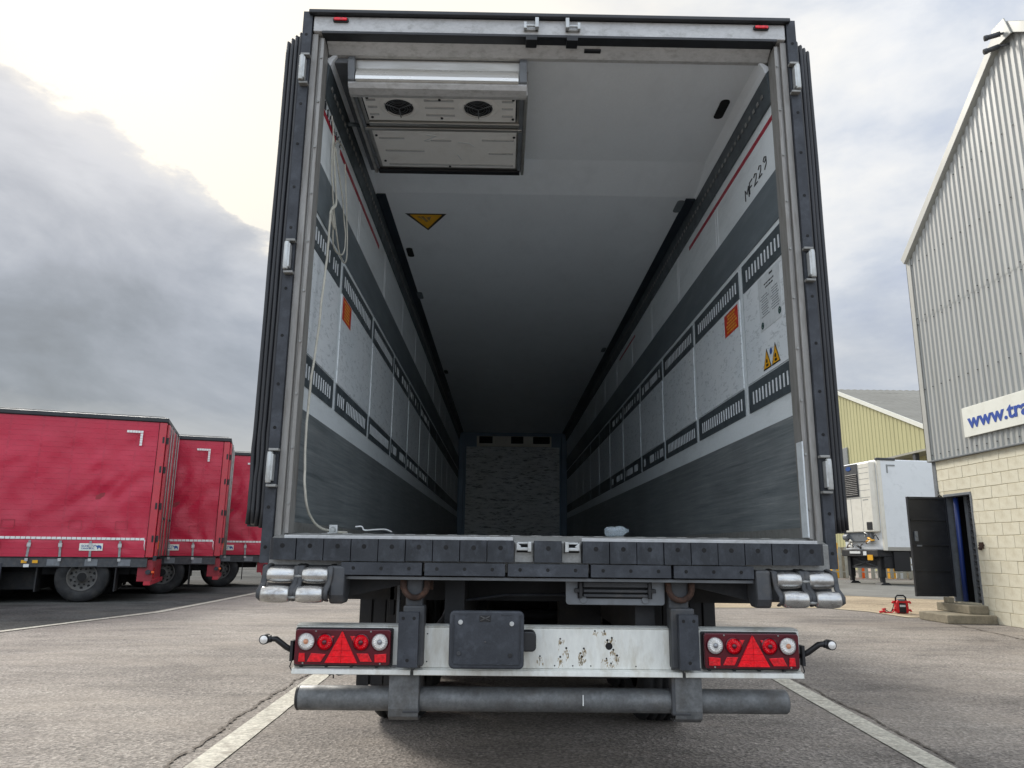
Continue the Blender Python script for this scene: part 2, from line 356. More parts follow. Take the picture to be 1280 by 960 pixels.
def curtain_mat():
    m, nt, b = newmat('red curtain fabric'); v = coords(nt, 'Object'); 
    n = noi(nt, v, 0.9, 6, 0.6); n2 = noi(nt, v, 5, 7, 0.7)
    a = ramp(nt, n, [(0.3, lin('#ac1034')), (0.7, lin('#bb143a'))])
    a = mixc(nt, a, lin('#96203a'), ramp(nt, n2, [(0.52, g(0)), (0.78, g(0.22))]))
    # welded webbing grid faintly showing through the cloth
    sp = nt.nodes.new('ShaderNodeSeparateXYZ'); nt.links.new(v, sp.inputs[0])
    gx = mth(nt, 'GREATER_THAN', mth(nt, 'FRACT', mth(nt, 'MULTIPLY', sp.outputs[2], 9.0)), 0.86)
    gz = mth(nt, 'GREATER_THAN', mth(nt, 'FRACT', mth(nt, 'MULTIPLY', sp.outputs[0], 1.65)), 0.93)
    brk = ramp(nt, n2, [(0.35, g(0)), (0.6, g(1))])
    gr = mth(nt, 'MULTIPLY', mth(nt, 'MAXIMUM', gx, gz), 0.6)
    a = mixc(nt, a, lin('#8c2236'), mth(nt, 'MULTIPLY', mth(nt, 'MULTIPLY', gr, brk), 0.45))
    nt.links.new(a, b.inputs['Base Color']); b.inputs['Roughness'].default_value = 0.42; b.inputs['Coat Weight'].default_value = 0.1
    bumpy(nt, b, mth(nt, 'ADD', mth(nt, 'MULTIPLY', mth(nt, 'MULTIPLY', gr, brk), 0.9), n2), 0.5, 0.015); return m
M_['red_curtain'] = curtain_mat()
def asphalt_mat(name, base, light, dark, dust=None, damt=0.0, grain=1.0, gscale=38):
    m, nt, b = newmat(name); v = coords(nt, 'Object'); vs = coords(nt, 'Object', (0.6, 1.6, 1))
    big = noi(nt, v, 0.35, 6, 0.6, 0.5); mid = noi(nt, vs, 1.7, 7, 0.65, 0.3); fine = noi(nt, v, gscale, 3, 0.8)
    vo = nt.nodes.new('ShaderNodeTexVoronoi'); vo.inputs['Scale'].default_value = gscale*1.3; nt.links.new(v, vo.inputs['Vector'])
    a = ramp(nt, big, [(0.32, lin(dark)), (0.5, lin(base)), (0.68, lin(light))])
    a = mixc(nt, a, ramp(nt, mid, [(0.30, g(0.74)), (0.5, g(1)), (0.68, g(1.16))]), 1, 'MULTIPLY')
    a = mixc(nt, a, ramp(nt, fine, [(0.36, g(1-0.42*grain)), (0.5, g(1)), (0.64, g(1+0.34*grain))]), 1, 'MULTIPLY')
    a = mixc(nt, a, ramp(nt, vo.outputs['Color'], [(0.0, g(1-0.45*grain)), (0.55, g(1)), (0.9, g(1.0+0.3*grain)), (1.0, g(1.7))]), 1, 'MULTIPLY')
    st = noi(nt, v, 2.6, 8, 0.7, 0.6)
    a = mixc(nt, a, lin(dark), ramp(nt, st, [(0.56, g(0)), (0.72, g(0.75))]))
    oil = noi(nt, v, 1.15, 4, 0.5, 1.5)
    a = mixc(nt, a, g(0.62), ramp(nt, oil, [(0.66, g(0)), (0.72, g(0.8))]), 'MULTIPLY')
    if dust: a = mixc(nt, a, lin(dust), ramp(nt, noi(nt, vs, 0.8, 7, 0.65, 0.4), [(0.45, g(0)), (0.65, g(damt))]))
    nt.links.new(a, b.inputs['Base Color']); b.inputs['Roughness'].default_value = 0.88; b.inputs['Specular IOR Level'].default_value = 0.3
    h = mth(nt, 'ADD', fine, mth(nt, 'MULTIPLY', vo.outputs['Distance'], 0.8)); bumpy(nt, b, h, 0.8*grain, 0.012); return m, nt, b, a
def ground_mat():
    m, nt, b, a = asphalt_mat('worn yard asphalt', '#8a837c', '#979088', '#706a65', '#9b9186', 0.4)
    return m
M_['ground'] = ground_mat()
M_['oldasphalt'] = asphalt_mat('old dark asphalt', '#505150', '#5f5e5c', '#3c3d3c', '#6c6963', 0.3)[0]; M_['oldasphalt'].node_tree.nodes['Principled BSDF'].inputs['Specular IOR Level'].default_value = 0.08
M_['farroad'] = asphalt_mat('smooth concrete road', '#73726d', '#7d7b75', '#66645e', None, 0, 0.25)[0]
M_['sand'] = asphalt_mat('sandy dirt', '#a09078', '#ae9d85', '#897a65', '#b4a58c', 0.4, 0.8, 30)[0]
M_['line'] = mat('worn white road paint', '#cfcabb', 0.8, 0, 0.08, 6, '#877e73', 0.95, 8, fine=0.5, fscale=30, bump=0.4, bscale=70)
M_['line2'] = mat('pale concrete edging', '#b3a58a', 0.85, 0, 0.1, 4, '#85775c', 0.5, 6, fine=0.2)
M_['crack'] = mat('crack filler and grit', '#5e564e', 0.95, 0, 0.3, 10, '#6b6155', 0.5, 12, bump=0.5, bscale=60)

# ================================================================== THE SETTING
def sheet(name, pts, z, m):
    mb = MB(); mb.add([(x, y, z) for x, y in pts], [list(range(len(pts)))], 0); o = mb.build(name, m, fixn=False)
    me = o.data
    if me.polygons[0].normal.z < 0: me.flip_normals()
    return tag(o, kind='structure')
sheet('ground', [(-400, -120), (400, -120), (400, 900), (-400, 900)], 0.0, M_['ground'])
sheet('old_asphalt_patch', [(-60, -6), (-9.0, -2.0), (-7.35, 6.9), (-6.97, 8.9), (-6.62, 10.8), (-6.6, 13.6), (-6.7, 17.3), (-6.9, 30), (-7.2, 60), (-60, 60)], 0.004, M_['oldasphalt'])
sheet('far_road', [(3.0, 23.4), (9.2, 18.6), (11.2, 17.0), (14, 15.4), (60, 15.4), (60, 30.2), (3.0, 30.2)], 0.008, M_['farroad'])
sheet('dirt_strip', [(2.2, 13.4), (4.1, 13.2), (7.0, 13.6), (7.6, 12.6), (7.75, 11.3), (8.47, 11.1), (8.47, 11.45), (12, 11.5), (14, 15.4), (11.2, 17.0), (9.2, 18.6), (3.0, 23.4)], 0.004, M_['sand'])
def ribbon(name, pts, w, z, m, jitter=0.0, sub=1):
    P = []
    for i in range(len(pts)-1):
        for k in range(sub):
            t = k/sub; P.append(Vector(pts[i]).lerp(Vector(pts[i+1]), t))
    P.append(Vector(pts[-1])); L = []; Rr = []
    for i, p in enumerate(P):
        d = (P[min(i+1, len(P)-1)]-P[max(i-1, 0)]).normalized(); n = Vector((-d.y, d.x))
        j = jitter*(noise.noise((p.x*3, p.y*3, 0))+0.45*noise.noise((p.x*17, p.y*17, 0))); ww = w/2*(1+(random.uniform(-.8, .8) if jitter else random.uniform(-.03, .03)))
        L.append(p+n*(ww+j)); Rr.append(p-n*(ww-j))
    mb = MB(); vs = [(q.x, q.y, z) for q in L]+[(q.x, q.y, z) for q in Rr]; n = len(P)
    mb.add(vs, [(n+i, n+i+1, i+1, i) for i in range(n-1)], 0); return tag(mb.build(name, m), kind='structure')
ribbon('painted_line', [(-1.82, -1.5), (-1.875, 0.98), (-1.93, 4.1), (-1.98, 7)], 0.17, 0.006, M_['line'], 0, 14)
ribbon('painted_line', [(2.2, -1.0), (2.32, 1.1), (2.49, 4.1), (2.6, 6.2)], 0.17, 0.006, M_['line'], 0, 14)
ribbon('painted_line', [(-7.9, 2.5), (-7.125, 7.37), (-6.83, 8.84), (-6.42, 10.67), (-6.45, 13.6), (-6.53, 17.1), (-6.7, 24)], 0.14, 0.010, M_['line'], 0, 6)
ribbon('concrete_edging', [(2.2, 13.45), (4.1, 13.25), (6.9, 13.55), (7.5, 12.55), (7.62, 11.2)], 0.22, 0.010, M_['line2'], 0, 5)
ribbon('ground_crack', [(-2.03, -1.5), (-2.06, 0.98), (-2.09, 2.5), (-2.08, 4.6)], 0.02, 0.0085, M_['crack'], 0.05, 90)
ribbon('ground_crack', [(7.9, 11.2), (7.55, 9.2), (7.3, 7.6), (6.6, 4.5)], 0.025, 0.0085, M_['crack'], 0.05, 40)
ribbon('ground_crack', [(2.45, 1.0), (2.55, 2.6), (2.62, 4.2)], 0.016, 0.0085, M_['crack'], 0.03, 40)
ribbon('ground_crack', [(-3.4, 7.5), (-0.5, 8.1), (3.4, 8.0), (7.0, 7.4)], 0.014, 0.0085, M_['crack'], 0.06, 40)

# ================================================================== THE OPEN REFRIGERATED TRAILER
T = empty('refrigerated_trailer', (0, 0, 0), 0, 'empty white refrigerated semi-trailer with both rear doors folded open, nearest and largest', 'trailer')
ZF, ZC, XW, YL = 1.268, 3.84, 1.222, 13.4
# body shell
mb = MB(); mb.box(-1.265, -XW-0.012, 0.10, 13.5, 1.12, 3.99); o = mb.build('side_wall', M_['white_grp'], T)
mb = MB(); mb.box(XW+0.012, 1.265, 0.10, 13.5, 1.12, 3.99); o = mb.build('side_wall', M_['white_grp'], T)
mb = MB(); mb.box(-XW-0.012, -XW, 0.07, YL, ZF, 3.86); mb.build('inner_lining', M_['white_grp'], T)
mb = MB(); mb.box(XW, XW+0.012, 0.07, YL, ZF, 3.86); mb.build('inner_lining', M_['white_grp'], T)
mb = MB(); mb.box(-1.232, 1.232, 0.10, 13.5, 3.90, 3.985); mb.build('roof', M_['white_grp'], T)
mb = MB(); mb.prism([(0.07, 3.845), (1.17, 3.835), (1.60, 3.785), (YL, 3.785), (YL, 3.90), (0.07, 3.90)], 0, -XW+.001, XW-.001); mb.build('ceiling', M_['ceiling'], T)
mb = MB(); mb.box(-1.232, 1.232, 0.06, 13.5, 1.13, ZF-0.004)
for i in range(24): x = -1.18+i*0.1; mb.box(x, x+0.045, 0.10, YL, ZF-0.004, ZF-0.001)
mb.build('load_floor', M_['floor'], T)
# front bulkhead
mb = MB(); mb.box(-1.232, 1.232, YL, 13.5, ZF-.002, 3.9); mb.build('front_wall', M_['bluecol'], T)
mb = MB(); mb.box(-1.05, 1.06, YL-0.07, YL, ZF, 3.45); mb.build('front_board', M_['dirtyboard'], T, 0.01)
mb = MB(); mb.box(-0.82, 0.88, YL-0.05, YL, 3.46, 3.70); mb.build('vent_housing', M_['creamwhite'], T, 0.01)
for x0, x1 in ((-0.76, -0.46), (-0.04, 0.24), (0.46, 0.84)):
    mb = MB(); mb.box(x0, x1, YL-0.056, YL-0.051, 3.53, 3.69); mb.build('vent_opening', M_['hole'], T)
for x0, x1 in ((-1.22, -1.10), (1.10, 1.22)):
    mb = MB(); mb.box(x0, x1, YL-0.10, YL, ZF, 3.72); mb.build('corner_column', M_['bluecol'], T, 0.015)
# seams of the wall lining
seg = [(0.075, 0.735)] + [(0.82+1.132*i, 0.82+1.132*i+1.05) for i in range(11)]
seg = [(a, min(b, YL-0.02)) for a, b in seg if a < YL-0.3]
def rail_meshes(L):
    a = MB(); a.box(-0.004, 0.004, 0, L, 0, 1)
    return a
for sx in (-1, 1):
    X = sx*XW; inn = X - sx*0.006      # inner face of the proud pieces
    lo, hi = sorted((X, inn))
    for (a, b) in seg:
        for (z0, z1, nm, mm) in ((2.725, 2.895, 'lashing_rail', 'rail'), (1.99, 2.15, 'lashing_rail', 'rail'), (2.16, 2.715, 'wall_panel', 'panel')):
            mb = MB(); mb.box(lo, hi, a, b, z0, z1); r = mb.build(nm, M_[mm], T)
            if nm == 'lashing_rail' and a < 6:
                sl = MB(); n = int((b-a-0.06)/0.0525); l2, h2 = sorted((inn, inn-sx*0.003))
                for k in range(n):
                    if random.random() < (0.01 if a < 3 else 0.35): continue
                    y = a+0.045+k*0.0525; zc = (z0+z1)/2-0.004; dz = 0.036; w = 0.0135
                    sh = 0.0
                    vs = [(x, yy, zz) for x in (l2, h2) for yy, zz in ((y, zc-dz), (y+w, zc-dz), (y+w, zc+dz), (y, zc+dz))]
                    sl.add(vs, [(0, 1, 2, 3), (7, 6, 5, 4), (0, 4, 5, 1), (1, 5, 6, 2), (2, 6, 7, 3), (3, 7, 4, 0)])
                tag(sl.build('rail_slots', M_['slotmetal'], r), kind='stuff')
        # joint strip covering the gap between panels
    for (a, b) in seg[1:]:
        mb = MB(); l3, h3 = sorted((X, X-sx*0.002))
        for yy in (a-0.068, a-0.022): mb.box(l3, h3, yy, yy+0.004, 1.99, 2.9)
        tag(mb.build('seam_trim', M_['trim'], T), kind='stuff')
    mb = MB(); mb.box(lo, hi, 0.075, YL-.02, 2.93, 3.205); mb.build('grey_band', M_['darkgrey'], T)
    mb = MB(); mb.box(lo, hi, 0.075, YL-.02, ZF+0.006, 1.868); mb.build('kick_plate', M_['kick'], T)
    mb = MB(); mb.box(*sorted((X, X-sx*0.012)), 0.075, YL-.02, ZF+.002, ZF+0.05); mb.build('floor_skirting', M_['alu'], T)
    # upper joint lines and red stripe
    y1 = 1.95
    if sx > 0:
        mb = MB(); mb.box(*sorted((X, X-sx*0.003)), 0.08, y1, 3.507, 3.535); mb.build('red_stripe', M_['red_line'], T)
        mb = MB(); mb.box(*sorted((X, X-sx*0.003)), 4.4, 5.5, 3.508, 3.53); mb.build('red_stripe', M_['red_line'], T)
    else:
        mb = MB(); mb.box(*sorted((X, X-sx*0.003)), 0.08, 0.42, 3.50, 3.53); mb.build('red_stripe', M_['red_line'], T)
        mb = MB(); mb.box(*sorted((X, X-sx*0.003)), 0.55, 2.0, 3.50, 3.53); mb.build('red_stripe', M_['red_line'], T)
    for k in range(1, 12):
        y = 0.05+1.132*k
        if y > YL-0.5: break
        mb = MB(); mb.box(*sorted((X, X-sx*0.002)), y, y+0.006, 3.21, 3.60); mb.box(*sorted((X, X-sx*0.002)), y+0.05, y+0.056, 3.21, 3.60); tag(mb.build('seam_trim', M_['ceiling'], T), kind='stuff')
    # top rail, leaning inwards, with its row of slots, and the dark coving that starts further in
    prof = [(X, 3.60), (X-sx*0.012, 3.60), (X-sx*0.030, 3.765), (X, 3.80)]
    mb = MB(); mb.prism(prof, 1, 0.08, YL-.02); tr = mb.build('top_rail', M_['rail'], T)
    sl = MB()
    for k in range(190):
        y = 0.16+k*0.0695
        if y > YL-.1: break
        xa = X-sx*0.0225; xb = X-sx*0.0255
        q = [(xa, y, 3.672), (xa, y+0.03, 3.672), (xb, y+0.03, 3.692), (xb, y, 3.692)]
        q2 = [(p[0]-sx*0.004, p[1], p[2]) for p in q]
        sl.hull(q, q2)
    tag(sl.build('rail_slots', M_['steel'], tr), kind='stuff')
    prof = [(X-sx*0.004, 3.802), (X-sx*0.031, 3.766), (X-sx*0.055, 3.77), (X-sx*0.10, 3.786), (X-sx*0.10, 3.80)]
    mb = MB(); mb.prism(prof, 1, 1.62, YL-.02); mb.build('ceiling_coving', M_['coving'], T)
    prof = [(X-sx*0.004, 3.802), (X-sx*0.031, 3.766), (X-sx*0.045, 3.80), (X-sx*0.07, 3.838), (X-sx*0.07, 3.85)]
    mb = MB(); mb.prism(prof, 1, 0.08, 1.60); mb.build('ceiling_coving', M_['ceiling'], T)
# ceiling slots / lamps
for (x, y, mm) in ((1.085, 0.54, 'hole'), (1.10, 1.75, 'ink'), (-1.075, 2.75, 'hole'), (-1.11, 3.92, 'ink'), (1.09, 6.0, 'ink'), (-1.09, 7.4, 'hole')):
    zc = 3.842 if y < 1.1 else 3.784
    mb = MB(); mb.prism(rrect(x-0.028, x+0.028, y-0.10, y+0.10, 0.026), 2, zc-0.006, zc); mb.build('ceiling_lamp', M_[mm], T)
# warning triangle on the ceiling
def tri(name, pts, z0, z1, m, parent): mb = MB(); mb.prism(pts, 2, z0, z1); return mb.build(name, m, parent)
cz = 3.785
w = tri('warning_sticker', [(-1.02, 1.955), (-0.695, 1.955), (-0.868, 2.27)], cz-0.002, cz, M_['black'], T)
tri('sticker_face', [(-0.985, 1.972), (-0.732, 1.972), (-0.868, 2.23)], cz-0.0035, cz-0.002, M_['yellow'], w)
mb = MB()
for p in ([(-0.9, 2.0), (-0.88, 2.0), (-0.85, 2.09), (-0.87, 2.1)], [(-0.86, 2.02), (-0.82, 2.0), (-0.84, 2.08)], [(-0.93, 2.01), (-0.91, 2.0), (-0.885, 2.06)]):
    mb.prism(p, 2, cz-0.0045, cz-0.0034)
mb.build('sticker_symbol', M_['ruststain'], w)

# stickers on the right wall (x = XW)
XS = XW-0.0065
def wallsheet(name, y0, y1, z0, z1, m, parent=T, x=XS, t=0.0012, side=1):
    mb = MB(); mb.box(*sorted((x, x-side*t)), y0, y1, z0, z1); return mb.build(name, m, parent)
def text_lines(parent, y0, y1, z0, z1, n, m, x, side, hfrac=0.55, seedv=1):
    rd = random.Random(seedv); mb = MB(); dz = (z1-z0)/n
    for i in range(n):
        zc = z1-dz*(i+0.5); L = (y1-y0)*rd.uniform(0.55, 0.95); ym = (y0+y1)/2; a = ym-L/2
        while a < ym+L/2-0.004:
            wl = rd.uniform(0.006, 0.02)*(y1-y0)/0.12; e = min(a+wl, ym+L/2)
            mb.box(*sorted((x, x-side*0.0007)), a, e, zc-dz*hfrac/2, zc+dz*hfrac/2); a = e+0.004*(y1-y0)/0.12
    return mb.build('print_lines', m, parent)
st = wallsheet('red_notice', 0.85, 1.125, 2.555, 2.70, M_['sticker_red']); st['label'] = 'red notice sticker with yellow lines of text'
text_lines(st, 0.86, 1.11, 2.565, 2.69, 6, M_['sticker_yel'], XS-0.0012, 1, 0.5, 3)
st = wallsheet('red_notice', 0.85, 1.10, 2.565, 2.71, M_['sticker_red'], x=-XS, side=-1); st['label'] = 'red notice sticker with yellow lines of text'
text_lines(st, 0.86, 1.09, 2.575, 2.70, 6, M_['sticker_yel'], -XS+0.0012, -1, 0.5, 5)
st = wallsheet('instruction_sheet', 0.14, 0.47, 2.40, 2.705, M_['paper']); st['label'] = 'worn white instruction sheet with two round green emblems'
text_lines(st, 0.16, 0.29, 2.47, 2.60, 9, M_['ink'], XS-0.0012, 1, 0.35, 7)
text_lines(st, 0.31, 0.45, 2.47, 2.60, 9, M_['ink'], XS-0.0012, 1, 0.35, 8)
text_lines(st, 0.2, 0.40, 2.62, 2.66, 2, M_['marker'], XS-0.0012, 1, 0.4, 9)
for y, z in ((0.17, 2.44), (0.43, 2.43)):
    mb = MB(); mb.ring((XS-0.0012, y, z), (-1, 0, 0), 0.009, 0.02, 0.001, 20); mb.cyl((XS-0.0012, y, z), (XS-0.0022, y, z), 0.006, 10); mb.build('round_emblem', M_['greenink'], st)
mb = MB(); mb.box(XS-0.0019, XS-0.0012, 0.24, 0.29, 2.68, 2.69); mb.build('print_lines', M_['marker'], st)
for yc in (0.40, 0.27):
    def TR(s, x0, x1, m, nm, par):
        mb = MB(); mb.prism([(yc-0.062*s, 2.178+0.004*(1-s)*10), (yc+0.062*s, 2.178+0.004*(1-s)*10), (yc, 2.178+0.115*s+0.02*(1-s))], 0, x1, x0); return mb.build(nm, m, par)
    b = TR(1.0, XS, XS-0.0012, M_['black'], 'warning_sticker', T)
    TR(0.82, XS-0.0012, XS-0.002, M_['yellow'], 'sticker_face', b)
    mb = MB(); mb.box(XS-0.0028, XS-0.002, yc-0.02, yc+0.012, 2.192, 2.205); mb.cyl((XS-0.002, yc, 2.222), (XS-0.0028, yc, 2.222), 0.012, 8); mb.build('sticker_symbol', M_['marker'], b)
mb = MB(); mb.cyl((XS, 0.335, 2.262), (XS-0.0012, 0.335, 2.262), 0.018, 14); mb.build('blue_dot', M_['blueprint'], T)
# handwritten MF229
def strokes(lst, name, m, parent, r=0.0028):
    mb = MB()
    for pts in lst: mb.tube([Vector(p) for p in pts], r, 6)
    return mb.build(name, m, parent)
def hand(chars, y0, z0, adv, h, x, dz=0.0):
    G = {'M': [[(0, 0), (0, 1), (.3, .45), (.6, 1), (.62, 0)]], 'F': [[(0, 0), (0, 1)], [(0, 1), (.5, 1.05)], [(0, .55), (.38, .55)]],
         '2': [[(0, .8), (.2, 1.02), (.45, .85), (.4, .5), (0.02, .02), (.55, .05)]], '9': [[(.5, .75), (.25, .55), (.05, .8), (.25, 1.02), (.5, .85), (.5, .3), (.2, -.05)]],
         '3': [[(.05, .95), (.35, 1.02), (.5, .78), (.2, .55), (.5, .35), (.4, .02), (.02, .05)]]}
    L = []
    for i, c in enumerate(chars):
        for s in G[c]: L.append([(x, y0-(i*adv+px*adv*1.3), z0+i*dz+pz*h) for px, pz in s])
    return L
strokes(hand('MF229', 0.60, 3.262, 0.079, 0.07, XW-0.002, 0.008), 'handwritten_number', M_['marker'], T, 0.0032)

# handwriting on the left wall, scribbled over the red stripe
L = []
rd = random.Random(4)
for i in range(9):
    y = 0.08+i*0.055; z = 3.56-0.002*i
    L.append([(-XW+0.004, y+rd.uniform(-.01, .02), z+rd.uniform(-.03, .03)) for _ in range(5)])
strokes(L, 'black_scribble', M_['marker'], T, 0.003)

# ---- evaporator on the ceiling
ev = MB(); ev.prism([(0.115, 3.835), (0.15, 3.71), (0.20, 3.70), (1.10, 3.70), (1.12, 3.72), (1.12, 3.835)], 0, -1.09, -0.125)
E0 = ev.build('evaporator_unit', M_['alu'], T, 0.004); E0['label'] = 'aluminium ceiling evaporator with two fans'
def epl(name, x0, x1, t0, t1, out, m, parent, bev=0.0, thick=0.008):
    """flat piece under the unit; t is the depth y"""
    mb = MB(); mb.box(x0, x1, t0, t1, 3.70-out-thick, 3.70-out); return mb.build(name, m, parent, bev)
mb = MB(); q = []
for k in range(9):
    a = R(-6+96*k/8); q.append((0.175-0.085*math.cos(a), 3.72+0.095*math.sin(a)-0.012))
mb.prism(q+[(0.20, 3.80), (0.20, 3.69)], 0, -1.055, -0.165); mb.build('air_duct', M_['duct'], E0, 0.0)
mb = MB(); mb.prism([(0.115, 3.70), (0.108, 3.685), (0.125, 3.664), (0.17, 3.652), (0.20, 3.655), (0.215, 3.672), (0.20, 3.70)], 0, -1.098, -0.118); mb.build('front_lip', M_['header'], E0, 0.003)
for x0, x1 in ((-1.098, -1.060), (-0.160, -0.118)):
    mb = MB(); mb.prism([(0.09, 3.84), (0.07, 3.80), (0.10, 3.70), (0.13, 3.69), (0.20, 3.70), (0.22, 3.84)], 0, x0, x1); mb.build('end_plate', M_['greypaint'], E0, 0.004)
for x0, x1 in ((-1.112, -1.092), (-0.128, -0.108)):
    mb = MB(); mb.box(x0, x1, 0.20, 1.12, 3.685, 3.838); mb.build('side_frame', M_['alu'], E0, 0.004)
fp = epl('fan_panel', -1.045, -0.175, 0.235, 0.485, 0.0, M_['alupanel'], E0, 0.003, 0.008)
for x0, x1 in ((-1.052, -1.047), (-0.173, -0.168)): epl('panel_joint', x0, x1, 0.23, 0.49, 0.0, M_['black'], E0, 0, 0.004)
epl('cross_trim', -1.05, -0.15, 0.495, 0.53, 0.0, M_['alu'], E0, 0.004, 0.02)
epl('panel_gap', -1.075, -0.14, 0.54, 0.552, 0.0, M_['black'], E0, 0, 0.006)
epl('cross_trim', -1.085, -0.135, 0.556, 0.585, 0.0, M_['alu'], E0, 0.004, 0.018)
lp = epl('lower_panel', -1.05, -0.165, 0.60, 1.04, 0.0, M_['alupanel'], E0, 0.003, 0.008)
epl('end_trim', -1.085, -0.135, 1.065, 1.115, 0.0, M_['black'], E0, 0.003, 0.02)
epl('side_trim', -0.155, -0.130, 0.22, 1.06, 0.0, M_['greypaint'], E0, 0.003, 0.014)
epl('side_trim', -1.092, -1.072, 0.22, 1.06, 0.0, M_['greypaint'], E0, 0.003, 0.014)
rd = random.Random(9)
def on(t, o): return (t, 3.70-o)
dn = Vector((0, 0, -1))
for xc in (-0.848, -0.391):
    y, z = on(0.340, 0.008); c = Vector((xc, y, z))
    mb = MB(); mb.lathe([(0.082, 0.0), (0.084, 0.010), (0.095, 0.012), (0.108, 0.006), (0.115, 0.0)], c, dn, 36); rg = mb.build('fan_ring', M_['alupanel'], E0)
    mb = MB(); mb.cyl(c, c+dn*0.002, 0.083, 30, smooth=False); mb.build('fan_opening', M_['hole'], rg)
    mb = MB()
    for k in range(5):
        a = k*2*PI/5+0.3; e = Vector((math.cos(a), math.sin(a), 0)); f = Vector((-math.sin(a), math.cos(a), 0))
        mb.hull([c+e*0.02+dn*0.003, c+e*0.078+f*0.022+dn*0.003, c+e*0.08-f*0.012+dn*0.006], [c+e*0.02+dn*0.004, c+e*0.078+f*0.022+dn*0.004, c+e*0.08-f*0.012+dn*0.008])
    mb.cyl(c+dn*0.002, c+dn*0.009, 0.026, 16); tag(mb.build('fan_blades', M_['black'], rg), kind='stuff')
    mb = MB()
    for rr_ in (0.035, 0.05, 0.065, 0.078): mb.ring(c+dn*(0.013), dn, rr_-0.0007, rr_+0.0007, 0.0015, 24)
    for k in range(3):
        a = k*2*PI/3+PI/2; e = Vector((math.cos(a), math.sin(a), 0)); mb.tube([c+dn*0.014, c+e*0.092+dn*0.014], 0.0028, 6)
    tag(mb.build('fan_guard', M_['greypaint'], rg), kind='stuff')
def rib(x0, x1, t, o=0.008, parent=fp, m='header'):
    y, z = on(t, o); mb = MB(); mb.box(x0, x1, y-0.009, y+0.009, z-0.005, z+0.001); mb.build('pressed_rib', M_[m], parent, 0.003)
for t in (0.275, 0.345, 0.42): rib(-0.70, -0.53, t); rib(-0.255, -0.19, t); rib(-1.03, -0.975, t)
rib(-1.02, -0.86, 0.68, parent=lp); rib(-1.0, -0.75, 0.83, parent=lp); rib(-1.0, -0.18, 1.0, parent=lp); rib(-0.38, -0.18, 0.69, parent=lp); rib(-0.34, -0.18, 0.85, parent=lp); rib(-0.70, -0.57, 0.70, parent=lp)
for (x, t) in ((-1.02, .255), (-1.02, .45), (-.61, .265), (-.61, .45), (-.19, .255), (-.19, .45), (-1.03, .65), (-.18, .65), (-1.02, .96), (-.6, 1.02)):
    y, z = on(t, 0.008); mb = MB(); mb.cyl((x, y, z), (x, y, z-0.006), 0.008, 10); mb.build('bolt', M_['black'], E0)
for pts in ([(-0.72, .64), (-0.66, .65), (-0.74, .71), (-0.71, .72)], [(-0.53, .72), (-0.46, .73), (-0.43, .77)], [(-0.54, .87), (-0.52, .94)]):
    mb = MB(); mb.tube([(x, on(t, .0085)[0], on(t, .0085)[1]) for x, t in pts], 0.003, 5); mb.build('scratch_mark', M_['paper'], lp)
# pipe bracket beside it
mb = MB(); mb.box(-1.20, -1.10, 0.10, 1.30, 3.80, 3.835); mb.build('pipe_cover', M_['greypaint'], T, 0.006)
mb = MB(); mb.tube([(-1.19, 0.55, 3.70), (-1.15, 0.60, 3.73), (-1.09, 0.66, 3.74)], 0.012, 8); mb.build('bracket_arm', M_['rail'], T)

# ---- rear portal frame
mb = MB()
mb.prism([(-0.045, 3.885), (-0.045, 3.975), (0.10, 3.985), (0.10, 3.87), (0.06, 3.87)], 0, -1.262, 1.262); H = mb.build('rear_header', M_['header'], T, 0.004)
mb = MB(); mb.prism([(-0.052, 3.868), (-0.052, 3.884), (0.03, 3.884), (0.07, 3.862)], 0, -1.215, 1.215); mb.build('header_seal', M_['seal'], T, 0.003)
mb = MB(); mb.prism([(0.065, 3.862), (0.0, 3.870), (0.075, 3.83), (0.10, 3.83)], 0, -1.20, 1.20); mb.build('header_lip', M_['header'], T)
mb = MB(); mb.prism([(-0.075, 3.975), (-0.075, 3.998), (0.12, 4.012), (0.12, 3.985)], 0, -1.285, 1.285); mb.build('roof_gutter', M_['seal'], T, 0.005)
for xc in (-1.118, 1.132):
    mb = MB(); mb.prism(rrect(xc-0.042, xc+0.042, 3.936, 3.960, 0.011), 1, -0.058, -0.0455); l = mb.build('marker_lamp', M_['black'], T, 0.002)
    mb = MB(); mb.prism(rrect(xc-0.036, xc+0.036, 3.940, 3.956, 0.0075), 1, -0.066, -0.0582); mb.build('lens', M_['lampred2'], l, 0.002)
for xc, s in ((-0.10, 1), (0.118, -1)):
    mb = MB(); mb.box(xc-0.036, xc+0.036, -0.062, -0.0455, 3.905, 3.918); mb.box(xc-s*0.034-0.008, xc-s*0.034+0.008, -0.075, -0.0455, 3.905, 3.945)
    mb.box(xc+s*0.028-0.010, xc+s*0.028+0.010, -0.085, -0.0455, 3.905, 3.965); mb.box(xc-0.03, xc+0.03, -0.075, -0.064, 3.918, 3.928); mb.build('lock_keeper', M_['zinc'], T, 0.003)
    mb = MB(); mb.box(xc-0.03, xc+0.03, -0.058, 0.01, 3.846, 3.868); mb.build('latch_block', M_['black'], T, 0.003)
mb = MB(); mb.box(0.19, 0.28, 0.02, 0.05, 3.846, 3.856); mb.build('latch_block', M_['black'], T, 0.002)
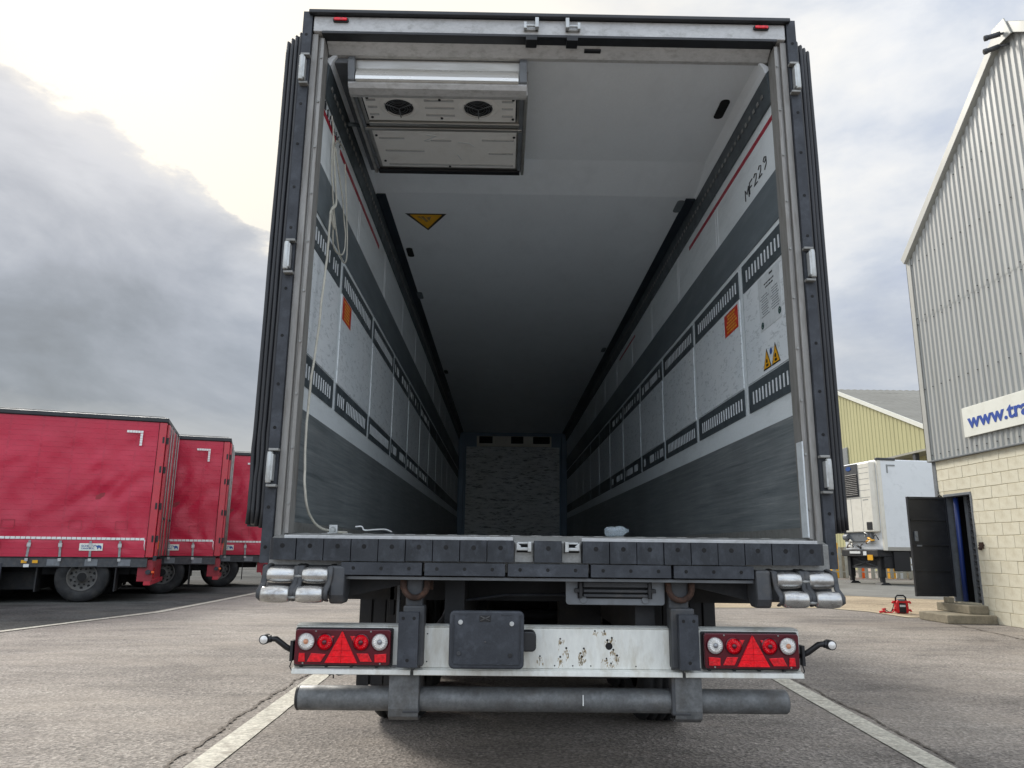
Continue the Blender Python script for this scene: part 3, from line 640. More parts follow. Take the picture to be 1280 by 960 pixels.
for s in (-1, 1):
    P = lambda a, b: sorted((s*a, s*b))
    mb = MB()
    a, b = P(1.236, 1.268); mb.box(a, b, -0.03, 0.10, 1.25, 3.88)
    a, b = P(1.224, 1.236); mb.box(a, b, -0.012, 0.10, 1.25, 3.87)
    a, b = P(1.205, 1.224); mb.box(a, b, -0.022, 0.075, 1.262, 3.862)
    mb.build('rear_post', M_['post'], T, 0.003)
    if s > 0:
        mb = MB(); mb.box(1.198, 1.206, -0.03, 0.04, 1.27, 1.72); mb.build('corner_guard', M_['paper'], T, 0.002)
    for z in [1.4+0.26*k for k in range(10)]:
        mb = MB(); mb.cyl((s*1.215, -0.028, z), (s*1.215, -0.020, z), 0.006, 8); mb.build('rivet', M_['steel'], T)
    # flat strip with bolt holes
    a, b = P(1.269, 1.318); mb = MB(); mb.box(a, b, -0.05, 0.07, 1.13, 4.0, 0)
    xc = s*1.296
    for z in (3.86, 3.45, 3.22, 2.98, 2.76, 2.44, 2.20, 1.96, 1.75, 1.38, 1.20): mb.cyl((xc, -0.0515, z), (xc, -0.050, z), 0.008, 12, m=1, smooth=False)
    mb.build('edge_strip', [M_['rubber'], M_['hole']], T, 0.004)
    for zc in (3.64, 2.60, 1.56):
        mb = MB(); x0, x1 = P(1.280, 1.311)
        mb.cyl((s*1.298, -0.080, zc-0.072), (s*1.298, -0.080, zc+0.072), 0.013, 16)
        mb.box(x0, x1, -0.088, -0.051, zc-0.062, zc+0.062)
        h = mb.build('door_hinge', M_['zinc'], T, 0.004)
        for zz in (zc-0.083, zc+0.083): mb = MB(); mb.box(*P(1.262, 1.308), -0.08, -0.048, zz-0.006, zz+0.006); mb.build('hinge_bracket', M_['steel'], h, 0.002)
    # the opened door lying against the side: leaf plus four vertical seal lips at its edge
    D = MB(); D.box(*P(1.345, 1.435), 0.16, 1.42, 1.30, 3.90); d = D.build('rear_door', M_['white_grp'], T, 0.01)
    d['label'] = 'open %s rear door folded flat against the trailer side' % ('left' if s < 0 else 'right')
    for k, (xx, yy) in enumerate(((1.335, 0.03), (1.365, 0.05), (1.392, 0.07), (1.420, 0.09))):
        mb = MB(); n = 36; pts = []
        top = 3.90-0.004*k; bot = 1.29+0.006*k
        for i in range(n+1):
            z = bot+(top-bot)*i/n; wv = 0.004*noise.noise((k*7.3+s*3, z*1.7, 0))
            if s < 0 and z < 1.75: wv += 0.010*noise.noise((k*3.1, z*9, 2))
            pts.append((s*(xx+wv), yy+wv, z))
        mb.tube(pts, 0.0165, 8, ry=0.045); mb.build('seal_lip', M_['seal'], d)
    mb = MB(); mb.box(*P(1.322, 1.437), 0.10, 0.158, 1.295, 3.895); mb.build('seal_backing', M_['black'], d)
    for zz in (1.37, 2.0, 2.9, 3.6): mb = MB(); mb.box(*P(1.436, 1.46), 0.25, 1.3, zz, zz+0.03); mb.build('hinge_bar', M_['zinc'], d)

# ---- sill and bumpers
mb = MB(); mb.prism([(-0.09, 1.10), (-0.09, 1.238), (0.0, 1.262), (0.07, 1.266), (0.07, 1.10)], 0, -1.262, 1.262); mb.build('rear_sill', M_['steel'], T, 0.003)
mb = MB(); mb.box(-1.20, -0.17, -0.10, -0.05, 1.2385, 1.2555); mb.box(0.14, 1.21, -0.10, -0.05, 1.2385, 1.2555); mb.build('sill_lip', M_['header'], T, 0.003)
mb = MB(); mb.box(-0.93, 0.93, -0.125, 0.02, 1.066, 1.080); mb.build('cross_beam', M_['greypaint'], T, 0.002)
for s_ in (-1, 1):
    mb = MB(); mb.prism([(s_*0.92, 0.985), (s_*0.92, 1.065), (s_*0.60, 1.065), (s_*0.60, 1.055)], 1, -0.02, 0.08); mb.build('corner_gusset', M_['chassis'], T)
blocks = [(-1.248+0.1203*i, -1.248+0.1203*(i+1)) for i in range(9)]+[(-0.078, 0.047)]+[(0.137+0.1203*i, 0.137+0.1203*(i+1)) for i in range(9)]
for i, (x0, x1) in enumerate(blocks):
    mb = MB(); z0 = 1.146+random.uniform(-.002, .002); yo = -0.158+random.uniform(-.003, .003)
    c0 = 0.02 if i == 0 else 0; c1 = 0.02 if i == 18 else 0
    mb.prism([(x0+0.002+c0, -0.10), (x0+0.002, -0.10), (x0+0.002, yo+c0), (x0+0.002+c0, yo), (x1-0.002-c1, yo), (x1-0.002, yo+c1), (x1-0.002, -0.092)], 2, z0, 1.241)
    xm = (x0+x1)/2+random.uniform(-.002, .002); mb.cyl((xm, yo-0.0008, 1.208), (xm, yo+.001, 1.208), 0.0105, 14, m=1, smooth=False)
    mb.build('bumper_block', [M_['rubber_scuff'], M_['hole']], T, 0.006)
for i in range(5):
    x0 = -0.925+i*0.3662; x1 = x0+0.354
    mb = MB(); mb.box(x0, x1, -0.158, -0.09, 1.086, 1.140)
    for k in range(3): xm = x0+0.054+k*0.122; mb.cyl((xm, -0.1588, 1.115), (xm, -0.157, 1.115), 0.008, 14, m=1, smooth=False)
    mb.build('rub_strip', [M_['rubber'], M_['hole']], T, 0.006)
for (x0, x1, s) in ((-0.163, -0.08, 1), (0.049, 0.135, -1)):
    mb = MB(); mb.box(x0, x1, -0.115, -0.09, 1.146, 1.235); r = mb.build('latch_recess', M_['steel'], T, 0.002)
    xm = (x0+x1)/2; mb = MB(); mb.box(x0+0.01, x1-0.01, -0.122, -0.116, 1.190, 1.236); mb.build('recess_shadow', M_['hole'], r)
    mb = MB(); mb.box(xm-0.03, xm+0.03, -0.150, -0.123, 1.198, 1.212); mb.box(xm-0.03, xm+0.03, -0.135, -0.123, 1.226, 1.235)
    mb.box(xm+s*0.024-0.008, xm+s*0.024+0.008, -0.165, -0.123, 1.192, 1.236); mb.prism([(xm-s*0.034, 1.195), (xm-s*0.034, 1.234), (xm-s*0.012, 1.216)], 1, -0.15, -0.123); mb.build('lock_keeper', M_['zinc'], r, 0.003)
# roller buffers at both corners
for s in (-1, 1):
    a, b = (-1.262, -0.925) if s < 0 else (0.925, 1.262)
    xin = -0.972 if s < 0 else 0.958
    mb = MB(); xa, xb = sorted((s*0.905, s*0.972)) if s < 0 else (0.90, 0.968)
    mb.prism([(-0.16, 1.125), (-0.02, 1.125), (-0.02, 1.00), (-0.06, 0.962), (-0.15, 0.962), (-0.17, 1.0)], 0, xa, xb); br = mb.build('roller_bracket', M_['castiron'], T, 0.012)
    mb = MB(); mb.box(a, b, -0.10, 0.02, 0.985, 1.125); mb.build('bracket_plate', M_['castiron'], br, 0.01)
    xs = (-1.242, -1.122, -1.090, -0.977) if s < 0 else (0.990, 1.098, 1.132, 1.238)
    sh = -0.012 if s < 0 else 0.014
    for row, (yy, zz) in enumerate(((-0.15, 1.082), (-0.185, 1.003))):
        for (p, q) in ((xs[0], xs[1]), (xs[2], xs[3])):
            o_ = sh*row; mb = MB()
            L = q-p; prof = [(0.004, 0), (0.030, 0.0), (0.033, 0.006), (0.0362, 0.03), (0.0368, L/2), (0.0362, L-0.03), (0.033, L-0.006), (0.030, L), (0.004, L)]
            mb.lathe(prof, (p+o_, yy, zz), (1, 0, 0), 28); mb.build('roller', M_['roller'], br)
    for xm in ((xs[0]-0.008), (xs[1]+0.006), (xs[2]-0.006), (xs[3]+0.008)):
        mb = MB(); pts = [(xm, -0.09, 1.125), (xm, -0.165, 1.115), (xm, -0.172, 1.075), (xm+sh*.5, -0.165, 1.045), (xm+sh, -0.200, 1.015), (xm+sh, -0.200, 0.990), (xm+sh, -0.165, 0.978)]
        mb.tube(pts, 0.0065, 8, ry=0.014); mb.build('roller_arm', M_['castiron'], br)
    mb = MB(); xm = (xs[1]+xs[2])/2; mb.cyl((xm-.02, -0.172, 1.078), (xm+.02, -0.172, 1.078), 0.007, 10); mb.cyl((xm-.02+sh, -0.2, 0.99), (xm+.02+sh, -0.2, 0.99), 0.007, 10); mb.build('axle_pin', M_['steel'], br)

# ---- lamp bar
def flange(x0, x1):
    mb = MB(); mb.box(x0, x1, -0.055, -0.048, 0.690, 0.858); mb.prism([(-0.050, 0.858), (-0.056, 0.864), (-0.02, 0.868), (0.03, 0.868), (0.03, 0.862), (-0.02, 0.861)], 0, x0, x1)
    mb.prism([(-0.055, 0.690), (-0.090, 0.684), (-0.092, 0.664), (-0.086, 0.662), (-0.082, 0.678), (-0.048, 0.684)], 0, x0, x1); return mb
LB = flange(-1.128, -0.612).build('lamp_bar', M_['whitepaint'], T, 0.002)
flange(-0.598, 0.578).build('lamp_bar', M_['whitepaint'], T, 0.002)
flange(0.592, 1.112).build('lamp_bar', M_['whitepaint'], T, 0.002)
# holes with rust runs
rd = random.Random(3)
for (x, z, r, run) in ((-0.045, 0.742, .005, .6), (0.045, 0.816, .005, .8), (0.072, 0.777, .006, 1), (0.045, .740, .006, .8), (0.135, .756, .006, 1), (0.15, .776, .006, 1), (0.141, .742, .007, .9),
                      (0.20, 0.851, .005, .3), (0.242, 0.851, .005, .3), (0.275, .822, .006, .5), (0.255, .812, .007, .4), (0.281, .772, .006, .8), (0.297, .748, .006, .8), (0.27, .715, .005, .4), (0.25, .735, .005, .6),
                      (-.545, .832, .004, 0), (-.545, .715, .004, 0), (-.44, .700, .003, 0), (.38, .703, .004, 0), (.18, .703, .004, 0), (.10, .703, .004, 0), (.02, .703, .004, 0)):
    mb = MB(); mb.cyl((x, -0.0555, z), (x, -0.0552, z), r*0.8, 10, smooth=False); mb.build('bolt_hole', M_['hole'], LB)
    if run:
        mb = MB()
        for k in range(int(26*run)+6):
            xx = x+rd.gauss(0, 0.007); zz = z-abs(rd.gauss(0, 0.022))*run-0.002; w_ = rd.uniform(.0004, .0014); h_ = rd.uniform(.002, .012)
            if zz-h_ < 0.692: continue
            mb.box(xx-w_, xx+w_, -0.0556, -0.0551, zz-h_, zz)
        if mb.v: mb.build('rust_run', M_['ruststain'], LB)
mb = MB(); mb.cyl((0.262, -0.0562, 0.787), (0.262, -0.0552, 0.787), 0.0155, 24, smooth=False); mb.build('cable_hole', M_['hole'], LB)

def tail_lamp(x0, flip):
    z0, z1 = 0.703, 0.851; W = 0.418
    fx = (lambda t: x0+W-t) if flip else (lambda t: x0+t)
    def bx(a, b): return sorted((fx(a), fx(b)))
    mb = MB(); mb.prism([(x, z) for x, z in rrect(x0, x0+W, z0, z1, 0.012)], 1, -0.098, -0.058); h = mb.build('tail_lamp', M_['lamphouse'], T, 0.004)
    mb = MB(); mb.prism([(x, z) for x, z in rrect(x0-.006, x0+W+.006, z0-.010, z1+.004, 0.008)], 1, -0.066, -0.0555); mb.build('lamp_base', M_['black'], h)
    def fluted(cx, cz, r, m, mb_m, name):
        mb = MB(); n = 36; o = len(mb.v); c = Vector((fx(cx), -0.100, cz)); vs = [tuple(c+Vector((0, -0.004, 0)))]
        for j, rr_ in enumerate((0.35, 0.7, 1.0)):
            for k in range(n):
                a = k*2*PI/n; dy = -(0.010 if j == 0 else 0.009 if j == 1 else 0.0)-(0.003 if k % 2 else 0)*(j < 2)
                vs.append((c.x+r*rr_*math.cos(a), c.y+dy, c.z+r*rr_*math.sin(a)))
        fs = [(0, 1+k, 1+(k+1) % n) for k in range(n)]
        for j in range(2):
            for k in range(n): fs.append((1+j*n+k, 1+(j+1)*n+k, 1+(j+1)*n+(k+1) % n, 1+j*n+(k+1) % n))
        mb.add(vs, fs, 0, False); mb.lathe([(r, 0.0), (r+0.004, -0.001), (r+0.003, 0.004), (r-0.001, 0.006)], c, (0, -1, 0), 36, m=1)
        mb.lathe([(0.0, 0.016), (0.008, 0.015), (0.011, 0.010)], c, (0, -1, 0), 16, m=2)
        mb.build(name, [m, M_['lamphouse'], mb_m], h, fixn=False)
    fluted(0.050, 0.800, 0.037, M_['lampwhite'], M_['bulb'], 'round_lens')
    fluted(0.131, 0.798, 0.034, M_['lampred2'], M_['lamphouse'], 'round_lens')
    fluted(0.289, 0.798, 0.034, M_['lampred2'], M_['lamphouse'], 'round_lens')
    fluted(0.371, 0.800, 0.036, M_['lampwhite'], M_['bulbgrey'], 'round_lens')
    mb = MB()
    for k in range(5):   # the triangle is five moulded bands split down the middle
        za = 0.713+0.0262*k; zb = za+0.0252
        wa = 0.070*(1-k/5.05); wb = 0.070*(1-(k+0.96)/5.05)
        for sg in (-1, 1):
            q = [(fx(0.206+sg*0.0006), za), (fx(0.206+sg*wa), za), (fx(0.206+sg*wb), zb), (fx(0.206+sg*0.0006), zb)]
            mb.prism(q, 1, -0.108, -0.0982)
    mb.build('triangle_reflector', M_['lampred'], h, 0.001)
    for q in ([(0.020, 0.716), (0.050, 0.716), (0.046, 0.752), (0.022, 0.752)], [(0.058, 0.716), (0.118, 0.716), (0.138, 0.748), (0.075, 0.752)],
              [(0.290, 0.718), (0.340, 0.718), (0.322, 0.752), (0.272, 0.752)], [(0.352, 0.716), (0.402, 0.716), (0.402, 0.752), (0.350, 0.748)],
              [(0.146, 0.824), (0.172, 0.824), (0.150, 0.79)], [(0.240, 0.824), (0.264, 0.824), (0.260, 0.79)]):
        mb = MB(); mb.prism([(fx(a), b) for a, b in q], 1, -0.104, -0.0982); mb.build('reflector', M_['lampred2'], h, 0.0015)
    for a, b in ((0.09, 0.843), (0.33, 0.843), (0.04, 0.710), (0.375, 0.710)):
        mb = MB(); mb.cyl((fx(a), -0.101, b), (fx(a), -0.0982, b), 0.0035, 10); mb.build('screw', M_['steel'], h)
    mb = MB()
    for k in range(4): xa = x0+0.02+k*0.11; mb.box(xa, xa+0.012, -0.075, -0.056, 0.690, 0.697)
    mb.build('clip', M_['black'], h)
tail_lamp(-1.119, False); tail_lamp(0.676, True)
# side marker lamps on rubber arms
for s in (-1, 1):
    xo = -1.13 if s < 0 else 1.112
    p = [(xo, -0.05, 0.752), (xo+s*0.03, -0.075, 0.772), (xo+s*0.072, -0.095, 0.808), (xo+s*0.10, -0.105, 0.812)]
    mb = MB(); mb.tube(p, 0.0125, 10, ry=0.016); mb.box(*sorted((xo, xo+s*0.012)), -0.085, -0.03, 0.715, 0.80); ar = mb.build('marker_arm', M_['black'], T)
    c = Vector((xo+s*0.118, -0.105, 0.808)); mb = MB(); mb.cyl(c+Vector((0, 0.03, 0)), c+Vector((0, -0.02, 0)), 0.021, 20); mb.tube([c-Vector((s*0.03, 0, -0.002)), c], 0.016, 8); mb.build('lamp_head', M_['black'], ar, 0.003)
    mb = MB(); mb.lathe([(0.0, 0.006), (0.010, 0.005), (0.0165, 0.0)], c+Vector((0, -0.0202, 0)), (0, -1, 0), 20); mb.build('lens', M_['lampwhite'], ar)
    mb = MB(); mb.tube([(xo+s*0.006, -0.06, 0.72), (xo+s*0.014, -0.06, 0.69), (xo+s*0.004, -0.055, 0.668), (xo-s*0.03, -0.03, 0.675)], 0.003, 6); mb.build('cable', M_['black'], ar)
mb = MB(); mb.tube([(-0.99, -0.03, 0.672), (-0.97, -0.05, 0.655), (-0.95, -0.04, 0.66), (-0.93, -0.05, 0.655), (-0.86, -0.03, 0.666)], 0.004, 6)
mb.tube([(-0.955, -0.045, 0.66), (-0.953, -0.045, 0.64)], 0.003, 6); mb.build('loose_cable', M_['black'], T)
# rubber buffers on the hanger plates
for x0, x1 in ((-0.664, -0.577), (0.556, 0.641)):
    xp0, xp1 = (x0+0.012, x1+0.02) if x0 < 0 else (x0-0.026, x1-0.004)
    mb = MB(); mb.box(xp0, xp1, -0.105, -0.02, 0.700, 0.955); mb.box(xp0+.004, xp1-.014, -0.06, 0.0, 0.50, 1.075); hp = mb.build('hanger_plate', M_['castiron'], T, 0.008)
    mb = MB(); mb.box(x0, x1, -0.150, -0.106, 0.703, 0.930)
    for xx, zz in ((x0+0.02, 0.905), (x1-0.02, 0.905), (x0+(x1-x0)*.5, 0.732)): mb.cyl((xx, -0.1508, zz), (xx, -0.149, zz), 0.0075, 14, m=1, smooth=False)
    mb.build('rubber_buffer', [M_['rubber'], M_['hole']], hp, 0.007)
    xm = (xp0+xp1)/2
    mb = MB(); pts = [(xm+0.053*math.cos(R(a)), -0.078, 1.043+0.056*math.sin(R(a))) for a in range(170, 371, 20)]
    pts = [(xm-0.058, -0.07, 1.075)]+pts+[(xm+0.058, -0.07, 1.075)]; mb.tube(pts, 0.0135, 10); mb.build('tow_ring', M_['rust'], T)
    mb = MB(); mb.box(xm-0.075, xm+0.075, -0.028, -0.002, 1.02, 1.075); mb.build('ring_plate', M_['rust'], T, 0.003)
# number plate board with side light
mb = MB(); mb.prism(rrect(-0.441, -0.120, 0.704, 0.942, 0.022), 1, -0.185, -0.150); nb = mb.build('number_plate_holder', M_['rubber'], T, 0.008, rot=(0, 0, 0))
mb = MB()
mb.box(-0.42, -0.14, -0.189, -0.1852, 0.722, 0.727); mb.box(-0.426, -0.421, -0.189, -0.1852, 0.73, 0.925); mb.box(-0.140, -0.135, -0.189, -0.1852, 0.73, 0.925)
mb.box(-0.40, -0.36, -0.187, -0.1852, 0.925, 0.929); mb.box(-0.22, -0.17, -0.187, -0.1852, 0.925, 0.929); mb.build('moulded_rim', M_['rubber_scuff'], nb, 0.001)
mb = MB(); mb.box(-0.312, -0.263, -0.1865, -0.1852, 0.897, 0.924); mb.build('moulded_recess', M_['black'], nb)
mb = MB(); mb.tube([(-0.308, -0.188, 0.901), (-0.267, -0.188, 0.920)], 0.003, 6); mb.tube([(-0.308, -0.188, 0.920), (-0.267, -0.188, 0.901)], 0.003, 6); mb.build('cross_mark', M_['castiron'], nb)
for x, z, mm in ((-0.393, .895, 'zinc'), (-0.173, .890, 'zinc'), (-0.398, .768, 'castiron'), (-0.178, .762, 'black'), (-.285, .815, 'castiron')):
    mb = MB(); r = 0.010 if z > .83 else .009 if z < .8 else .004; mb.cyl((x, -0.191, z), (x, -0.1852, z), r, 14); mb.build('plate_screw', M_[mm], nb, 0.001)
mb = MB(); mb.prism(rrect(-0.135, -0.066, 0.772, 0.856, 0.02), 1, -0.155, -0.0555); mb.build('plate_lamp', M_['black'], nb, 0.006)
# underrun bar
mb = MB(); mb.lathe([(0.0, 0), (0.046, 0), (0.0515, 0.008), (0.0515, 2.167), (0.046, 2.175), (0.0, 2.175)], (-1.115, 0.0, 0.552), (1, 0, 0), 36); ub = mb.build('underrun_bar', M_['galvbar'], T)
mb = MB(); mb.lathe([(0.0, -0.002), (0.045, -0.002), (0.053, 0.004), (0.0525, 0.012)], (-1.117, 0.0, 0.552), (1, 0, 0), 30); mb.build('end_cap', M_['black'], ub)
mb = MB(); mb.box(0.143, 0.1475, -0.0535, -0.0512, 0.537, 0.582); mb.build('paint_mark', M_['retro'], ub)
for x0, x1, s in ((-0.706, -0.575, -1), (0.549, 0.668, 1)):
    mb = MB()
    outer = []; inner = []
    for a in range(-95, 96, 15):
        outer.append((-0.066*math.cos(R(a)), 0.552-0.082*math.sin(R(a)) if False else 0.552+0.085*math.sin(R(a)))); inner.append((-0.058*math.cos(R(a)), 0.552+0.077*math.sin(R(a))))
    mb.prism([(-0.062, 0.70), (-0.062, 0.52), (-0.052, 0.485), (-0.02, 0.467), (0.06, 0.463), (0.06, 0.470), (-0.018, 0.474), (-0.046, 0.49), (-0.054, 0.523), (-0.054, 0.70)], 0, x0, x1)
    xi0, xi1 = (x0+0.045, x1) if s < 0 else (x0, x1-0.035)
    mb.box(xi0, xi1, -0.03, 0.05, 0.50, 0.71)
    mb.build('bar_bracket', M_['galvbar'], ub, 0.004)
# grey under-floor frame (socket box)
F = MB(); fx0, fx1 = 0.072, 0.520
F.prism(rrect(fx0, fx1, 0.962, 1.075, 0.015), 1, -0.045, -0.03); fr = F.build('step_frame', M_['greypaint'], T, 0.003)
mb = MB(); mb.box(0.125, 0.462, -0.048, -0.0455, 0.990, 1.064); mb.build('frame_opening', M_['hole'], fr)
for (z0, z1) in ((0.998, 1.010), (1.018, 1.030), (1.040, 1.062)):
    mb = MB(); mb.box(0.150, 0.440, -0.066, -0.050, z0, z1); mb.build('step_bar', M_['castiron'], fr, 0.002)
for x, x2 in ((0.137, 0.120), (0.447, 0.466)): mb = MB(); mb.box(x-0.007, x+0.007, -0.075, -0.05, 0.992, 1.062); mb.box(min(x, x2)-.01, max(x, x2)+.01, -0.07, -0.05, 1.016, 1.034); mb.build('step_end', M_['black'], fr, 0.002)
for x in (0.15, 0.43): mb = MB(); mb.cyl((x, -0.052, 0.985), (x, -0.0455, 0.985), 0.016, 16); mb.build('frame_boss', M_['greypaint'], fr, 0.002)

# ---- running gear and underbody
mb = MB(); mb.box(-1.2, 1.2, 0.07, 13.4, 1.06, 1.128); mb.build('floor_underside', M_['chassis'], T)
for x in (-0.48, 0.40):
    mb = MB(); mb.box(x, x+0.09, 0.05, 13.0, 0.80, 1.06); mb.build('chassis_rail', M_['chassis'], T)
for y in (0.5, 1.1, 2.5, 3.8, 5.1, 6.4): mb = MB(); mb.box(-1.15, 1.15, y, y+0.08, 0.94, 1.06); mb.build('cross_member', M_['chassis'], T)
def tyre_mb(R0, w, side):
    mb = MB(); h = w/2
    prof = [(R0*0.56, -h*0.86), (R0*0.62, -h*0.98), (R0*0.82, -h*1.02), (R0*0.94, -h*0.95), (R0*0.985, -h*0.80)]
    for gx in (-0.52, -0.17, 0.17, 0.52):
        prof += [(R0*1.0, h*(gx-0.08)), (R0*0.965, h*(gx-0.05)), (R0*0.965, h*(gx+0.05)), (R0*1.0, h*(gx+0.08))]
    prof += [(R0*0.985, h*0.80), (R0*0.94, h*0.95), (R0*0.82, h*1.02), (R0*0.62, h*0.98), (R0*0.56, h*0.86)]
    return mb, prof
def wheel(parent, c, R0, w, axis, out):
    """tyre as a part, rim as its sub-part; out = direction the dished face looks"""
    mb, prof = tyre_mb(R0, w, 1); mb.lathe(prof, c, axis, 44); t = mb.build('tyre', M_['tyre'], parent)
    c = Vector(c); o = Vector(out).normalized(); mb = MB()
    h = w/2
    mb.lathe([(R0*0.56, h*0.84), (R0*0.555, h*0.9), (R0*0.52, h*0.88), (R0*0.50, h*0.45), (R0*0.40, h*0.35), (R0*0.26, h*0.45), (R0*0.22, h*0.5), (R0*0.20, h*0.8), (0, h*0.82)], c, o, 40)
    a = o.cross(Vector((0, 0, 1))).normalized(); b = Vector((0, 0, 1))
    rm = mb.build('rim', M_['rimpaint'], t)
    mb = MB()
    for k in range(10):
        e = a*math.cos(k*2*PI/10)+b*math.sin(k*2*PI/10); mb.cyl(c+e*R0*0.31+o*h*0.42, c+e*R0*0.31+o*h*0.58, 0.016, 8)
        e = a*math.cos((k+.5)*2*PI/10)+b*math.sin((k+.5)*2*PI/10); mb.cyl(c+e*R0*0.44+o*h*0.385, c+e*R0*0.44+o*h*0.42, 0.030, 12)
    mb.cyl(c+o*h*0.8, c+o*h*0.95, R0*0.17, 20)
    mb.build('wheel_nuts', M_['hole'], t)
    return t
for yc in (2.32, 3.62, 4.90):
    for s in (-1, 1): wheel(T, (s*0.93, yc, 0.50), 0.50, 0.36, (1, 0, 0), (s, 0, 0))
    mb = MB(); mb.cyl((-0.95, yc, 0.50), (0.95, yc, 0.50), 0.065, 18); mb.build('axle', M_['chassis'], T)
    for s in (-1, 1):
        mb = MB(); mb.cyl((s*0.46, yc+0.35, 0.50), (s*0.46, yc+0.35, 0.83), 0.13, 20); mb.build('air_bellow', M_['chassis'], T)
        mb = MB(); mb.box(*sorted((s*0.40, s*0.52)), yc-0.5, yc+0.45, 0.42, 0.50); mb.build('trailing_arm', M_['chassis'], T)
for s in (-1, 1):
    mb = MB(); x0, x1 = sorted((s*0.66, s*1.06))
    for k in range(5): a = x0+(x1-x0)*k/5; mb.box(a+.004, a+(x1-x0)/5-.004, 1.08+(0.008 if k % 2 else 0), 1.10, 0.42 if s < 0 else 0.6, 1.04)
    mb.box(x0, x1, 1.10, 1.112, 0.42 if s < 0 else 0.6, 1.04)
    mb.build('mud_flap', M_['chassis'], T, 0.004)
mb = MB(); mb.box(-1.0, -0.88, 1.0, 1.07, 0.93, 1.0); mb.build('valve_box', M_['steel'], T, 0.006)
mb = MB(); mb.tube([(-0.88, 0.6, 1.03), (-0.885, 0.6, 0.98), (-0.89, 0.6, 0.95)], 0.012, 8); mb.build('air_line', M_['blue'], T)
mb = MB(); mb.box(-0.80, -0.775, 0.5, 0.56, 0.86, 1.06); mb.build('support_strut', M_['chassis'], T, 0.003)
mb = MB(); mb.box(-0.735, -0.72, 0.3, 0.34, 0.78, 1.06); mb.build('support_strut', M_['greypaint'], T, 0.003)
mb = MB(); mb.cyl((-0.80, 0.8, 0.95), (-0.70, 0.8, 0.95), 0.025, 12); mb.build('pipe_stub', M_['rust'], T)
mb = MB(); mb.tube([(-0.53, 0.25, 0.84), (-0.45, 0.25, 0.95), (-0.2, 0.25, 0.985), (0.3, 0.25, 0.99)], 0.007, 6)
mb.tube([(-0.53, 0.3, 0.80), (-0.48, 0.3, 0.93), (-0.46, 0.3, 1.05)], 0.01, 6); mb.build('air_hose', M_['rubber'], T)
# equipment and cross members that block the view under the floor
mb = MB(); mb.prism([(-0.46, 0.43), (-0.46, 0.60), (-0.43, 0.68), (-0.43, 1.0), (-1.12, 1.0), (-1.12, 0.22), (-0.46, 0.22)], 1, 5.4, 6.6); mb.build('equipment_box', M_['chassis'], T, 0.01)
mb = MB(); mb.box(-0.385, 0.40, 5.4, 6.4, 0.24, 1.0); mb.build('spare_wheel_carrier', M_['chassis'], T, 0.01)
mb = MB(); mb.prism([(0.55, 0.24), (1.12, 0.24), (1.12, 1.0), (0.43, 1.0), (0.43, 0.66), (0.55, 0.58)], 1, 5.4, 6.6); mb.build('equipment_box', M_['chassis'], T, 0.01)
mb = MB(); mb.box(-1.1, 1.1, 5.38, 5.46, 0.62, 0.98); mb.box(-1.1, 1.1, 5.38, 5.46, 0.24, 0.42); mb.build('carrier_beam', M_['chassis'], T)
mb = MB(); mb.cyl((0.25, 0.9, 0.62), (0.50, 0.9, 0.62), 0.12, 24); mb.build('air_tank', M_['chassis'], T)
mb = MB(); mb.box(0.14, 0.40, 1.3, 1.42, 0.72, 1.04); mb.build('valve_box', M_['chassis'], T)
# landing legs
for s in (-1, 1):
    mb = MB(); mb.box(*sorted((s*0.72, s*0.84)), 10.0, 10.12, 0.06, 1.06); mb.box(*sorted((s*0.66, s*0.90)), 9.93, 10.2, 0.0, 0.06); mb.build('landing_leg', M_['chassis'], T, 0.006)

# ---- loose things in the trailer
mb = MB(); X0 = -1.195
main = [(-1.2, 0.30, 3.44), (-1.19, 0.33, 3.25), (-1.18, 0.36, 3.10), (-1.17, 0.22, 2.97), (-1.17, 0.20, 2.70), (-1.175, 0.15, 2.3), (-1.18, 0.08, 1.91), (-1.17, 0.05, 1.60), (-1.16, 0.05, 1.46), (-1.15, 0.10, 1.37), (-1.13, 0.25, 1.30), (-1.09, 0.42, 1.282), (-1.05, 0.55, 1.28)]
def smooth(pts, n=6):
    pts = [Vector(p) for p in pts]; out = []
    for i in range(len(pts)-1):
        p0 = pts[max(i-1, 0)]; p1 = pts[i]; p2 = pts[i+1]; p3 = pts[min(i+2, len(pts)-1)]
        for k in range(n):
            t = k/n; out.append(0.5*((2*p1)+(-p0+p2)*t+(2*p0-5*p1+4*p2-p3)*t*t+(-p0+3*p1-3*p2+p3)*t**3))
    out.append(pts[-1])
    return [p+Vector((0.4, 1, 0))*0.006*noise.noise(p*14) for p in out]
mb.tube(smooth(main), 0.0062, 7)
mb.tube(smooth([(-1.19, 0.30, 3.40), (-1.18, 0.50, 3.2), (-1.17, 0.60, 2.98), (-1.16, 0.50, 2.84), (-1.17, 0.34, 2.82), (-1.17, 0.30, 2.93)]), 0.0045, 6)
mb.tube(smooth([(-1.19, 0.24, 3.46), (-1.185, 0.25, 3.2), (-1.18, 0.45, 2.9), (-1.175, 0.62, 2.84), (-1.17, 0.66, 2.95), (-1.18, 0.52, 3.42)]), 0.0045, 6)
mb.tube(smooth([(-1.2, 0.22, 3.55), (-1.19, 0.28, 3.42), (-1.2, 0.40, 3.50), (-1.2, 0.55, 3.53)]), 0.004, 6)
mb.tube(smooth([(-1.18, 0.36, 3.12), (-1.165, 0.30, 3.05), (-1.17, 0.21, 2.96), (-1.16, 0.28, 2.9), (-1.17, 0.23, 3.0)]), 0.006, 6)
rp = mb.build('rope', M_['rope']); tag(rp, 'frayed cream cord hanging in loops down the left inner wall of the open trailer', 'rope')
